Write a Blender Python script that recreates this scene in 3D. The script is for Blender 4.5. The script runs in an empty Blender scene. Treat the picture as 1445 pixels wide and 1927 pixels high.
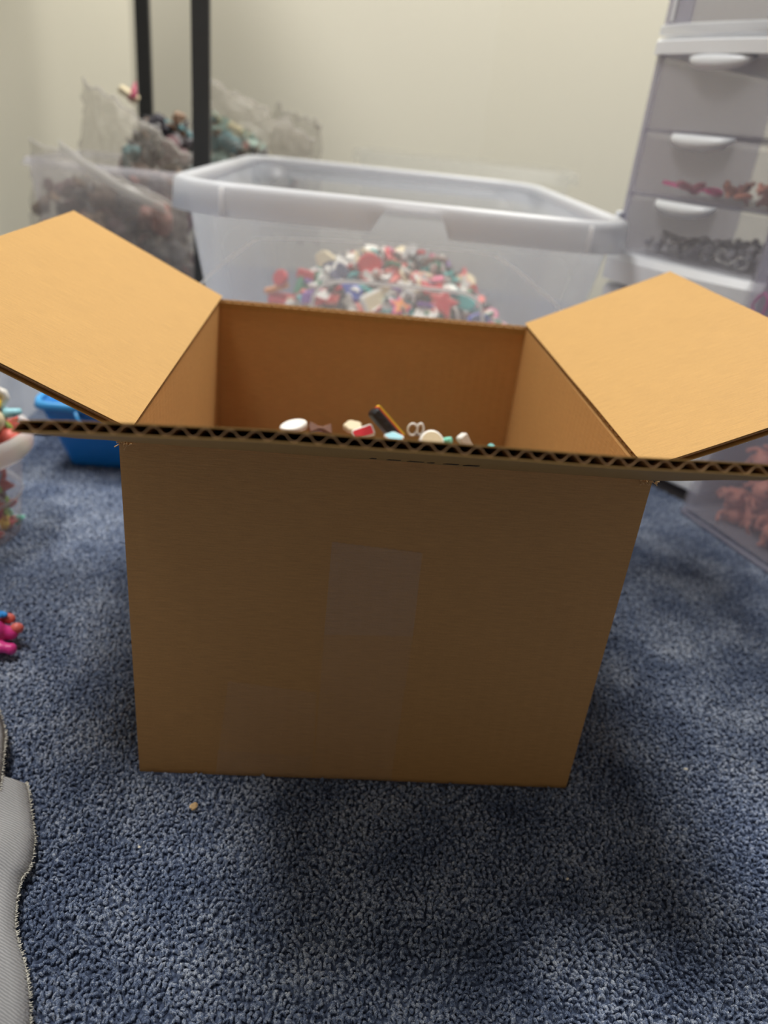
import bpy, bmesh, math, random
import numpy as np
from mathutils import Vector, Matrix, Euler, noise

# ------------------------------------------------------------------ camera, world, lights
scn = bpy.context.scene
col = scn.collection
scn.view_settings.view_transform = 'Standard'
scn.view_settings.look = 'None'
scn.view_settings.gamma = 1.0
scn.view_settings.use_curve_mapping = False
scn.view_settings.exposure = 0.0

FPX = 1441.11
YAW, PITCH, ROLL = -0.0919551, 0.4679553, 0.1095214
CAM = Vector((0.0940882, -0.3345846, 0.3502996))
cp, sp = math.cos(PITCH), math.sin(PITCH)
cy, sy = math.cos(YAW), math.sin(YAW)
fw = Vector((-sy * cp, cy * cp, -sp)); rt = Vector((cy, sy, 0)); up = rt.cross(fw)
cr, sr = math.cos(ROLL), math.sin(ROLL)
RT = rt * cr + up * sr; UP = up * cr - rt * sr
cd = bpy.data.cameras.new('camera'); cam = bpy.data.objects.new('camera', cd); col.objects.link(cam)
cam.matrix_world = Matrix(((RT.x, UP.x, -fw.x, CAM.x), (RT.y, UP.y, -fw.y, CAM.y), (RT.z, UP.z, -fw.z, CAM.z), (0, 0, 0, 1)))
cd.sensor_fit = 'VERTICAL'; cd.sensor_height = 36.0; cd.sensor_width = 27.0
cd.lens = FPX * 36.0 / 1927.0
cd.clip_start = 0.01
cd.dof.use_dof = True; cd.dof.focus_distance = 0.355; cd.dof.aperture_fstop = 6.6
scn.camera = cam

w = bpy.data.worlds.new('world'); scn.world = w; w.use_nodes = True
w.node_tree.nodes['Background'].inputs[0].default_value = (1.0, 0.93, 0.84, 1)
w.node_tree.nodes['Background'].inputs[1].default_value = 0.18

def area(name, loc, target, sx, sy_, power, color):
    l = bpy.data.lights.new(name, 'AREA'); l.shape = 'RECTANGLE'; l.size = sx; l.size_y = sy_; l.energy = power; l.color = color
    o = bpy.data.objects.new(name, l); col.objects.link(o); o.location = loc
    o.rotation_euler = (Vector(target) - Vector(loc)).to_track_quat('-Z', 'Y').to_euler()
    return o
area('ceiling_light_panel', (-0.62, 0.22, 2.35), (-0.62, 0.22, 0), 0.5, 0.8, 37, (1.0, 0.98, 0.95))
area('added_wall_light', (0.70, 1.05, 2.35), (0.70, 1.05, 0), 0.5, 0.5, 54, (1.0, 0.97, 0.91))  # added lamp that brightens the walls and the drawer towers

# ------------------------------------------------------------------ helpers
def S(r, g, b, a=1.0):
    f = lambda c: (c / 255 / 12.92) if c / 255 <= 0.04045 else ((c / 255 + 0.055) / 1.055) ** 2.4
    return (f(r), f(g), f(b), a)

def newmat(name):
    m = bpy.data.materials.new(name); m.use_nodes = True
    nt = m.node_tree; return m, nt, nt.nodes['Principled BSDF']

def plain(name, c, rough=0.5, noise_amt=0.08, scale=60, metallic=0.0, sss=0.0, bump=0.0):
    m, nt, b = newmat(name)
    tc = nt.nodes.new('ShaderNodeTexCoord'); n = nt.nodes.new('ShaderNodeTexNoise'); n.inputs['Scale'].default_value = scale
    nt.links.new(tc.outputs['Object'], n.inputs['Vector'])
    mx = nt.nodes.new('ShaderNodeMix'); mx.data_type = 'RGBA'
    mx.inputs['A'].default_value = tuple(x * (1 - noise_amt) for x in c[:3]) + (1,)
    mx.inputs['B'].default_value = tuple(min(1, x * (1 + noise_amt)) for x in c[:3]) + (1,)
    nt.links.new(n.outputs['Fac'], mx.inputs['Factor']); nt.links.new(mx.outputs['Result'], b.inputs['Base Color'])
    b.inputs['Roughness'].default_value = rough; b.inputs['Metallic'].default_value = metallic
    if bump:
        bp = nt.nodes.new('ShaderNodeBump'); bp.inputs['Strength'].default_value = bump; bp.inputs['Distance'].default_value = 0.002
        nt.links.new(n.outputs['Fac'], bp.inputs['Height']); nt.links.new(bp.outputs['Normal'], b.inputs['Normal'])
    if sss:
        b.inputs['Subsurface Weight'].default_value = sss; b.inputs['Subsurface Radius'].default_value = (0.01, 0.005, 0.004)
    return m

def plastic(name, c, opacity, rough=0.25, crinkle=0.0, scale=30, edge=0.2, through=0.4):
    """frosted see-through plastic sheet: part of the light passes straight, the rest meets a whitish surface"""
    m, nt, b = newmat(name)
    out = nt.nodes['Material Output']
    b.inputs['Base Color'].default_value = c; b.inputs['Roughness'].default_value = rough
    tr = nt.nodes.new('ShaderNodeBsdfTransparent')
    tl = nt.nodes.new('ShaderNodeBsdfTranslucent'); tl.inputs['Color'].default_value = c
    m1 = nt.nodes.new('ShaderNodeMixShader'); m1.inputs[0].default_value = through
    nt.links.new(b.outputs[0], m1.inputs[1]); nt.links.new(tl.outputs[0], m1.inputs[2])
    m2 = nt.nodes.new('ShaderNodeMixShader')
    fr = nt.nodes.new('ShaderNodeLayerWeight'); fr.inputs['Blend'].default_value = 0.35
    ma = nt.nodes.new('ShaderNodeMath'); ma.operation = 'MULTIPLY_ADD'; ma.inputs[1].default_value = edge; ma.inputs[2].default_value = opacity; ma.use_clamp = True
    nt.links.new(fr.outputs['Facing'], ma.inputs[0]); nt.links.new(ma.outputs[0], m2.inputs[0])
    nt.links.new(tr.outputs[0], m2.inputs[1]); nt.links.new(m1.outputs[0], m2.inputs[2])
    nt.links.new(m2.outputs[0], out.inputs['Surface'])
    if crinkle:
        tc = nt.nodes.new('ShaderNodeTexCoord'); n = nt.nodes.new('ShaderNodeTexNoise'); n.inputs['Scale'].default_value = scale
        n.inputs['Detail'].default_value = 4; n.inputs['Distortion'].default_value = 1.5
        nt.links.new(tc.outputs['Object'], n.inputs['Vector'])
        bp = nt.nodes.new('ShaderNodeBump'); bp.inputs['Strength'].default_value = crinkle; bp.inputs['Distance'].default_value = 0.01
        nt.links.new(n.outputs['Fac'], bp.inputs['Height']); nt.links.new(bp.outputs['Normal'], b.inputs['Normal'])
    return m

def link_mesh(name, verts, faces, mats, parent=None, smooth=False, fm=None, uvs=None):
    me = bpy.data.meshes.new(name); me.from_pydata([tuple(v) for v in verts], [], faces)
    for m in (mats if isinstance(mats, (list, tuple)) else [mats]): me.materials.append(m)
    if fm is not None: me.polygons.foreach_set('material_index', fm)
    if smooth: me.polygons.foreach_set('use_smooth', [True] * len(me.polygons))
    if uvs is not None:
        uv = me.uv_layers.new(name='UVMap')
        for lp in me.loops: uv.data[lp.index].uv = uvs[lp.vertex_index]
    me.update()
    o = bpy.data.objects.new(name, me); col.objects.link(o)
    if parent: o.parent = parent
    return o

def link_bm(name, bm, mats, parent=None, smooth=False):
    me = bpy.data.meshes.new(name); bm.normal_update(); bm.to_mesh(me); bm.free()
    for m in (mats if isinstance(mats, (list, tuple)) else [mats]): me.materials.append(m)
    if smooth: me.polygons.foreach_set('use_smooth', [True] * len(me.polygons))
    o = bpy.data.objects.new(name, me); col.objects.link(o)
    if parent: o.parent = parent
    return o

def tag(o, label=None, cat=None, group=None, kind=None):
    if label: o['label'] = label
    if cat: o['category'] = cat
    if group: o['group'] = group
    if kind: o['kind'] = kind
    return o

def empty(name, loc, rz, label, cat, group=None):
    o = bpy.data.objects.new(name, None); col.objects.link(o); o.location = loc; o.rotation_euler = (0, 0, rz)
    o.empty_display_size = 0.02
    return tag(o, label, cat, group)

def copy_thing(o, loc, rot, label, group=None, name=None):
    c = o.copy(); col.objects.link(c); c.location = loc; c.rotation_euler = rot; c['label'] = label
    if group: c['group'] = group
    elif 'group' in c: del c['group']
    for ch in o.children:
        d = ch.copy(); col.objects.link(d); d.parent = c
        for g in ch.children:
            e = g.copy(); col.objects.link(e); e.parent = d
    return c

def add_box(bm, x0, x1, y0, y1, z0, z1, bevel=0.0, mi=0, seg=2):
    r = bmesh.ops.create_cube(bm, size=1.0)
    vs = r['verts']
    for v in vs:
        v.co = Vector(((x0 + x1) / 2 + v.co.x * (x1 - x0), (y0 + y1) / 2 + v.co.y * (y1 - y0), (z0 + z1) / 2 + v.co.z * (z1 - z0)))
    fs = {f for v in vs for f in v.link_faces}
    for f in fs: f.material_index = mi
    if bevel:
        es = list({e for v in vs for e in v.link_edges})
        bmesh.ops.bevel(bm, geom=es, offset=bevel, segments=seg, profile=0.6, affect='EDGES')
    return bm

def add_tube(bm, pts, r, sides=8, closed=False, mi=0, taper=None):
    pts = [Vector(p) for p in pts]; n = len(pts); rings = []
    prev = None
    for i, p in enumerate(pts):
        a = pts[(i - 1) % n] if (closed or i > 0) else p
        b = pts[(i + 1) % n] if (closed or i < n - 1) else p
        t = (b - a).normalized()
        if prev is None:
            ref = Vector((0, 0, 1)) if abs(t.z) < 0.9 else Vector((1, 0, 0)); nx = t.cross(ref).normalized()
        else: nx = (prev - t * prev.dot(t)).normalized()
        prev = nx; ny = t.cross(nx); rr = r if taper is None else r * taper[i]
        rings.append([bm.verts.new(p + (nx * math.cos(k * 2 * math.pi / sides) + ny * math.sin(k * 2 * math.pi / sides)) * rr) for k in range(sides)])
    for i in range(n if closed else n - 1):
        A, B = rings[i], rings[(i + 1) % n]
        for k in range(sides):
            f = bm.faces.new((A[k], A[(k + 1) % sides], B[(k + 1) % sides], B[k])); f.material_index = mi; f.smooth = True
    if not closed:
        bm.faces.new(rings[0][::-1]).material_index = mi; bm.faces.new(rings[-1]).material_index = mi

def rrect(cx, cy_, w_, d_, r, n=6):
    """rounded rectangle outline, counter-clockwise from front-left"""
    P = []
    for (ox, oy, a0) in ((-w_ / 2 + r, -d_ / 2 + r, math.pi), (w_ / 2 - r, -d_ / 2 + r, 1.5 * math.pi), (w_ / 2 - r, d_ / 2 - r, 0), (-w_ / 2 + r, d_ / 2 - r, 0.5 * math.pi)):
        for k in range(n + 1):
            a = a0 + k / n * math.pi / 2
            P.append((cx + ox + r * math.cos(a), cy_ + oy + r * math.sin(a)))
    return P

def loft(rings, close_bottom=True, thick=None, closed=True):
    """list of rings of 3-D points -> verts, faces"""
    n = len(rings[0]); V = [p for r in rings for p in r]; F = []
    for i in range(len(rings) - 1):
        for k in range(n if closed else n - 1):
            F.append((i * n + k, i * n + (k + 1) % n, (i + 1) * n + (k + 1) % n, (i + 1) * n + k))
    if close_bottom: F.append(tuple(range(n))[::-1])
    return V, F

def solid(o, t, off=-1.0):
    m = o.modifiers.new('solid', 'SOLIDIFY'); m.thickness = t; m.offset = off; return o

def bake(o):
    """apply the modifiers of a prototype into its mesh"""
    dg = bpy.context.evaluated_depsgraph_get(); me = bpy.data.meshes.new_from_object(o.evaluated_get(dg))
    old = o.data; o.modifiers.clear(); o.data = me; me.name = old.name; return o

rnd = random.Random(7)
def raypt(px, py, y):
    d = fw + RT * ((px - 722.5) / FPX) - UP * ((py - 963.5) / FPX); t = (y - CAM.y) / d.y; return CAM + d * t

# ------------------------------------------------------------------ materials
def wall_mat():
    m, nt, b = newmat('painted_wall')
    tc = nt.nodes.new('ShaderNodeTexCoord'); n = nt.nodes.new('ShaderNodeTexNoise'); n.inputs['Scale'].default_value = 180
    nt.links.new(tc.outputs['Object'], n.inputs['Vector'])
    bp = nt.nodes.new('ShaderNodeBump'); bp.inputs['Strength'].default_value = 0.08; bp.inputs['Distance'].default_value = 0.002
    nt.links.new(n.outputs['Fac'], bp.inputs['Height']); nt.links.new(bp.outputs['Normal'], b.inputs['Normal'])
    b.inputs['Base Color'].default_value = S(230, 225, 206); b.inputs['Roughness'].default_value = 0.6
    return m
M_WALL = wall_mat()

def carpet_mat(name):
    m, nt, b = newmat(name)
    tc = nt.nodes.new('ShaderNodeTexCoord')
    n1 = nt.nodes.new('ShaderNodeTexNoise'); n1.inputs['Scale'].default_value = 420; n1.inputs['Detail'].default_value = 3
    n2 = nt.nodes.new('ShaderNodeTexNoise'); n2.inputs['Scale'].default_value = 2200; n2.inputs['Detail'].default_value = 2
    n3 = nt.nodes.new('ShaderNodeTexNoise'); n3.inputs['Scale'].default_value = 22; n3.inputs['Detail'].default_value = 2
    for n in (n1, n2, n3): nt.links.new(tc.outputs['Object'], n.inputs['Vector'])
    r1 = nt.nodes.new('ShaderNodeValToRGB'); e = r1.color_ramp.elements
    e[0].position = 0.36; e[0].color = S(50, 62, 90); e[1].position = 0.62; e[1].color = S(232, 240, 252)
    x = r1.color_ramp.elements.new(0.5); x.color = S(122, 139, 172)
    a = nt.nodes.new('ShaderNodeMix'); a.data_type = 'FLOAT'; a.inputs[0].default_value = 0.6
    nt.links.new(n1.outputs['Fac'], a.inputs[2]); nt.links.new(n2.outputs['Fac'], a.inputs[3])
    a2 = nt.nodes.new('ShaderNodeMix'); a2.data_type = 'FLOAT'; a2.inputs[0].default_value = 0.2
    nt.links.new(a.outputs[0], a2.inputs[2]); nt.links.new(n3.outputs['Fac'], a2.inputs[3])
    nt.links.new(a2.outputs[0], r1.inputs['Fac']); nt.links.new(r1.outputs['Color'], b.inputs['Base Color'])
    b.inputs['Roughness'].default_value = 0.85; b.inputs['Specular IOR Level'].default_value = 0.2
    bp = nt.nodes.new('ShaderNodeBump'); bp.inputs['Strength'].default_value = 1.0; bp.inputs['Distance'].default_value = 0.0008
    nt.links.new(n2.outputs['Fac'], bp.inputs['Height']); nt.links.new(bp.outputs['Normal'], b.inputs['Normal'])
    return m
M_PILE = carpet_mat('blue_carpet_yarn')

def floor_mat():
    m, nt, b = newmat('carpet_floor')
    tc = nt.nodes.new('ShaderNodeTexCoord')
    v = nt.nodes.new('ShaderNodeTexVoronoi'); v.inputs['Scale'].default_value = 420
    nt.links.new(tc.outputs['Object'], v.inputs['Vector'])
    r1 = nt.nodes.new('ShaderNodeValToRGB'); e = r1.color_ramp.elements
    e[0].position = 0.0; e[0].color = S(122, 138, 170); e[1].position = 0.8; e[1].color = S(58, 70, 96)
    nt.links.new(v.outputs['Distance'], r1.inputs['Fac']); nt.links.new(r1.outputs['Color'], b.inputs['Base Color'])
    b.inputs['Roughness'].default_value = 0.95
    bp = nt.nodes.new('ShaderNodeBump'); bp.invert = True; bp.inputs['Strength'].default_value = 1.0; bp.inputs['Distance'].default_value = 0.003
    nt.links.new(v.outputs['Distance'], bp.inputs['Height']); nt.links.new(bp.outputs['Normal'], b.inputs['Normal'])
    return m

def kraft_mat(name, c, grain=(1400, 60), flute=0.0):
    """kraft liner; uv in metres, v runs along the flutes"""
    m, nt, b = newmat(name)
    tc = nt.nodes.new('ShaderNodeTexCoord'); mp = nt.nodes.new('ShaderNodeMapping'); mp.inputs['Scale'].default_value = (grain[0], grain[1], 1)
    nt.links.new(tc.outputs['UV'], mp.inputs['Vector'])
    n = nt.nodes.new('ShaderNodeTexNoise'); n.inputs['Scale'].default_value = 1.0; n.inputs['Detail'].default_value = 4
    nt.links.new(mp.outputs[0], n.inputs['Vector'])
    n2 = nt.nodes.new('ShaderNodeTexNoise'); n2.inputs['Scale'].default_value = 25; n2.inputs['Detail'].default_value = 5
    nt.links.new(tc.outputs['UV'], n2.inputs['Vector'])
    n3 = nt.nodes.new('ShaderNodeTexNoise'); n3.inputs['Scale'].default_value = 900; n3.inputs['Detail'].default_value = 2
    nt.links.new(tc.outputs['UV'], n3.inputs['Vector'])
    def madd(a, k, prev=None, kk=None):
        x = nt.nodes.new('ShaderNodeMath'); x.operation = 'MULTIPLY_ADD'; nt.links.new(a, x.inputs[0]); x.inputs[1].default_value = k
        if prev is None: x.inputs[2].default_value = kk
        else: nt.links.new(prev, x.inputs[2])
        return x.outputs[0]
    t = madd(n.outputs['Fac'], 0.7, kk=-0.08); t = madd(n2.outputs['Fac'], 0.16, t); t = madd(n3.outputs['Fac'], 0.3, t)
    r = nt.nodes.new('ShaderNodeValToRGB'); e = r.color_ramp.elements
    e[0].position = 0.2; e[0].color = tuple(x * 0.80 for x in c[:3]) + (1,); e[1].position = 0.8; e[1].color = tuple(min(1, x * 1.16) for x in c[:3]) + (1,)
    nt.links.new(t, r.inputs['Fac']); nt.links.new(r.outputs['Color'], b.inputs['Base Color'])
    b.inputs['Roughness'].default_value = 0.62; b.inputs['Specular IOR Level'].default_value = 0.3
    bp = nt.nodes.new('ShaderNodeBump'); bp.inputs['Strength'].default_value = 0.5; bp.inputs['Distance'].default_value = 0.0008
    h = t
    if flute:
        sx = nt.nodes.new('ShaderNodeSeparateXYZ'); nt.links.new(tc.outputs['UV'], sx.inputs[0])
        q = nt.nodes.new('ShaderNodeMath'); q.operation = 'MULTIPLY'; q.inputs[1].default_value = 2 * math.pi / 0.0077; nt.links.new(sx.outputs['X'], q.inputs[0])
        sn = nt.nodes.new('ShaderNodeMath'); sn.operation = 'SINE'; nt.links.new(q.outputs[0], sn.inputs[0])
        h = madd(sn.outputs[0], flute, t)
    nt.links.new(h, bp.inputs['Height']); nt.links.new(bp.outputs['Normal'], b.inputs['Normal'])
    return m
M_KRAFT = kraft_mat('kraft_liner', S(196, 147, 90), (90, 1500), 0.10)
M_KRAFT_FLAP = kraft_mat('kraft_liner_flap', S(184, 144, 85), (1500, 90), 0.05)
M_FLUTE = kraft_mat('corrugated_medium', S(190, 150, 108), (300, 300))

M_TUB = plastic('frosted_clear_plastic', S(226, 230, 238), 0.25, 0.3, edge=0.3)
M_RIM = plastic('frosted_rim_plastic', S(238, 240, 244), 0.58, 0.22)
M_LINE = plastic('moulded_line_plastic', S(252, 252, 253), 0.75, 0.2, through=0.75)
M_CLEAR = plastic('clear_drawer_plastic', S(232, 230, 238), 0.15, 0.2, edge=0.12)
M_FAINT = plastic('thin_clear_plastic', S(225, 225, 220), 0.07, 0.3, edge=0.08)
M_CLEARF = plastic('clear_frame_plastic', S(190, 188, 205), 0.42, 0.25, edge=0.15)
M_WHITE = plain('white_plastic', S(228, 231, 236), 0.35, 0.02)
M_HANDLE = plain('milky_handle_plastic', S(222, 226, 232), 0.3, 0.02)
M_BAG = plastic('crinkled_polythene', S(200, 194, 186), 0.22, 0.14, 1.0, 30, edge=0.35)
M_BAGEDGE = plastic('folded_polythene', S(225, 222, 218), 0.5, 0.2)
M_BLACK = plain('black_powder_coat', S(58, 58, 56), 0.45, 0.1)
M_DARK = plain('gap_shade', S(66, 62, 63), 0.7)  # shade of the gap under the lowest unit, as a colour
M_BLUE = plain('blue_plastic', S(30, 122, 200), 0.3, 0.05)
M_BLUEHI = plain('blue_plastic_highlight', S(70, 160, 225), 0.25, 0.05)  # lighter copy of the blue; paints the highlight on rim and handle
def tape_mat(name, k):
    m, nt, b = newmat(name); out = nt.nodes['Material Output']
    b.inputs['Base Color'].default_value = S(215, 205, 198); b.inputs['Roughness'].default_value = 0.22
    tr = nt.nodes.new('ShaderNodeBsdfTransparent'); mx = nt.nodes.new('ShaderNodeMixShader'); mx.inputs[0].default_value = k
    nt.links.new(tr.outputs[0], mx.inputs[1]); nt.links.new(b.outputs[0], mx.inputs[2]); nt.links.new(mx.outputs[0], out.inputs['Surface']); return m
M_TAPE = tape_mat('packing_tape', 0.035)
M_TAPE2 = tape_mat('packing_tape_end', 0.06)
COL = dict(red=S(205, 40, 52), white=S(232, 230, 224), cream=S(228, 214, 180), black=S(34, 34, 38), navy=S(38, 48, 86), blue=S(50, 84, 190),
           teal=S(60, 178, 176), mint=S(130, 214, 190), green=S(38, 120, 86), pink=S(232, 130, 160), magenta=S(226, 40, 140), coral=S(226, 110, 100),
           orange=S(236, 150, 70), yellow=S(240, 206, 60), brown=S(110, 72, 54), grey=S(150, 150, 152), purple=S(120, 80, 160), lime=S(160, 205, 90),
           copper=S(190, 120, 96), rose=S(196, 92, 120), terracotta=S(208, 134, 112), sky=S(150, 208, 222), steel=S(190, 190, 188))
MC = {k: plain(k + '_rubber', v, 0.4, 0.06, 90) for k, v in COL.items()}
MC['steel'] = plain('nickel_metal', COL['steel'], 0.25, 0.05, metallic=0.8)
MC['terracotta'] = plain('terracotta_rubber', COL['terracotta'], 0.5, 0.08, 60, sss=0.1)

# ------------------------------------------------------------------ room
def quad_slab(name, pts, t=0.02, mat=M_WALL):
    """vertical wall slab between two floor points; thickness goes away from the room"""
    (x0, y0), (x1, y1) = pts; d = Vector((x1 - x0, y1 - y0, 0)).normalized(); n = Vector((-d.y, d.x, 0)) * t
    a = [Vector((x0, y0, 0)), Vector((x1, y1, 0))]; V = []
    for z in (0, 2.4):
        for q in (a[0], a[1], a[1] + n, a[0] + n): V.append((q.x, q.y, z))
    o = link_mesh(name, V, [(0, 1, 2, 3)[::-1], (4, 5, 6, 7), (0, 1, 5, 4), (1, 2, 6, 5), (2, 3, 7, 6), (3, 0, 4, 7)], mat)
    return tag(o, kind='structure')
bm = bmesh.new(); add_box(bm, -2.2, 3.2, -1.4, 2.2, -0.05, 0.0)
tag(link_bm('floor', bm, floor_mat()), kind='structure')
quad_slab('wall_back', ((-0.39, 1.65), (0.412, 1.65)))
quad_slab('wall_left', ((-1.75, -0.25), (-0.39, 1.65)))
quad_slab('wall_right', ((0.412, 1.65), (2.8, 0.85)))

# carpet pile: tens of thousands of small yarn loops
def carpet():
    g = np.random.default_rng(3); step = 0.0024
    xs = np.arange(-0.50, 0.74, step); ys = np.arange(-0.30, 0.74, step)
    X, Y = np.meshgrid(xs, ys); X = X + (np.arange(len(ys)) % 2)[:, None] * step / 2
    X = X.ravel() + g.uniform(-.0011, .0011, X.size); Y = Y.ravel() + g.uniform(-.0011, .0011, Y.size)
    # only where the camera (and a step to the side) can see the floor
    keep = (X > -0.36 - 0.35 * np.clip(Y, 0, 1) - 0.02) & (X < 0.60 + 0.3 * np.clip(Y + 0.15, 0, 1)) & ~((X > 0.0) & (X < 0.36) & (Y > 0.56)) & ~((X > 0.57) & (Y > 0.30)) & ~((X > 0.012) & (X < 0.242) & (Y > 0.012) & (Y < 0.29)) & ~((X > -0.002) & (X < 0.256) & (Y > -0.0028) & (Y < 0.02))
    X, Y = X[keep], Y[keep]; N = X.size
    R, Q = 5, 5
    th = g.uniform(0, 2 * np.pi, N); hh = g.uniform(0.0020, 0.0040, N); wd = g.uniform(0.0007, 0.0012, N); lean = g.uniform(-0.0012, 0.0012, (N, 2)); tr = g.uniform(0.00070, 0.00108, N)
    cx, sx = np.cos(th), np.sin(th)
    V = np.zeros((N, R, Q, 3))
    for i in range(R):
        a = np.pi * i / (R - 1); u = -np.cos(a) * wd; z = np.sin(a) * (hh - tr)
        # tangent in (u,z) plane
        tu, tz = np.sin(a) * wd, np.cos(a) * (hh - tr); L = np.sqrt(tu * tu + tz * tz) + 1e-9; nu, nz = -tz / L, tu / L
        rr = tr * (0.8 if i in (0, R - 1) else 1.0)
        for k in range(Q):
            b = 2 * np.pi * k / Q + np.pi / 4 + i * 0.5
            du = nu * np.cos(b) * rr; dz = nz * np.cos(b) * rr; dv = np.sin(b) * rr
            uu = u + du
            V[:, i, k, 0] = X + cx * uu - sx * dv + lean[:, 0] * np.sin(a)
            V[:, i, k, 1] = Y + sx * uu + cx * dv + lean[:, 1] * np.sin(a)
            V[:, i, k, 2] = np.maximum(z + dz, 0.0)
    base = (np.arange(N) * R * Q)[:, None, None]
    F = []
    i_, k_ = np.meshgrid(np.arange(R - 1), np.arange(Q), indexing='ij')
    q = np.stack([i_ * Q + k_, i_ * Q + (k_ + 1) % Q, (i_ + 1) * Q + (k_ + 1) % Q, (i_ + 1) * Q + k_], -1).reshape(-1, 4)
    F = (base + q[None]).reshape(-1, 4)
    me = bpy.data.meshes.new('carpet_pile'); nf = F.shape[0]
    me.vertices.add(N * R * Q); me.vertices.foreach_set('co', V.astype(np.float32).ravel())
    me.loops.add(nf * 4); me.loops.foreach_set('vertex_index', F.astype(np.int32).ravel())
    me.polygons.add(nf); me.polygons.foreach_set('loop_start', np.arange(0, nf * 4, 4, dtype=np.int32))
    me.polygons.foreach_set('use_smooth', np.ones(nf, dtype=bool))
    me.update(calc_edges=True); me.materials.append(M_PILE)
    o = bpy.data.objects.new('carpet_pile', me); col.objects.link(o)
    return tag(o, 'mottled blue loop pile carpet covering the floor', 'carpet', kind='stuff')
carpet()

# ------------------------------------------------------------------ cardboard box
W, H, D = 0.254, 0.2086, 0.3007
T = 0.0039
box = empty('cardboard_box', (0.127, 0.15, 0.002), 0, 'open brown corrugated cardboard box with four raised flaps on the carpet', 'box')
BO = Vector((0.127, 0.15, 0.002))
FL, FR = Vector((-0.001, 0, 0)), Vector((0.2545, 0, 0))
BL, BR = Vector((-0.003, D + T, 0)), Vector((0.2585, D + T, 0))
def panel(name, a0, b0, a1, b1, inward, t=T, mat=M_KRAFT, parent=box, bow=0.0, z=(0, 1), seed=0):
    """wall slab from outer face corners (a0,b0 bottom; a1,b1 top) thickened inwards; rounded top"""
    nu, nv = 24, 16; V = []; UV = []; F = []
    Lu = (b0 - a0).length; Lv = (a1 - a0).length
    for side in (0, 1):
        for j in range(nv + 1):
            for i in range(nu + 1):
                u, v = i / nu, j / nv
                p = (a0 * (1 - u) + b0 * u) * (1 - v) + (a1 * (1 - u) + b1 * u) * v
                k = math.sin(math.pi * u) * math.sin(math.pi * min(1, v)) * bow + 0.0006 * noise.noise(Vector((u * 3 + seed, v * 3, 0))) * math.sin(math.pi * u)
                off = -k + side * t
                V.append(p + inward * off - BO); UV.append((u * Lu, v * Lv))
    n1 = (nu + 1) * (nv + 1)
    for j in range(nv):
        for i in range(nu):
            a = j * (nu + 1) + i
            F.append((a, a + 1, a + nu + 2, a + nu + 1)); F.append((n1 + a, n1 + a + nu + 1, n1 + a + nu + 2, n1 + a + 1))
    for i in range(nu):
        F.append((i + 1, i, n1 + i, n1 + i + 1)); a = nv * (nu + 1) + i; F.append((a, a + 1, n1 + a + 1, n1 + a))
    for j in range(nv):
        a = j * (nu + 1); F.append((a, a + nu + 1, n1 + a + nu + 1, n1 + a)); a += nu; F.append((a + nu + 1, a, n1 + a, n1 + a + nu + 1))
    return link_mesh(name, V, F, mat, parent, smooth=False, uvs=UV)
Z = Vector((0, 0, 1))
ZH = Vector((0, 0, H))
fp = panel('front_panel', FL, FR, FL + ZH, FR + ZH, Vector((0, 1, 0)), bow=0.0008)
panel('back_panel', BR, BL, BR + ZH, BL + ZH, Vector((0, -1, 0)), seed=3)
panel('side_panel', BL, FL, BL + ZH, FL + ZH, Vector((1, 0, 0)), seed=5)
panel('side_panel', FR, BR, FR + ZH, BR + ZH, Vector((-1, 0, 0)), seed=8)
bm = bmesh.new(); add_box(bm, -0.121, 0.121, -0.144, 0.146, 0.0005, 0.005)
link_bm('bottom_panel', bm, M_KRAFT, box)

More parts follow.
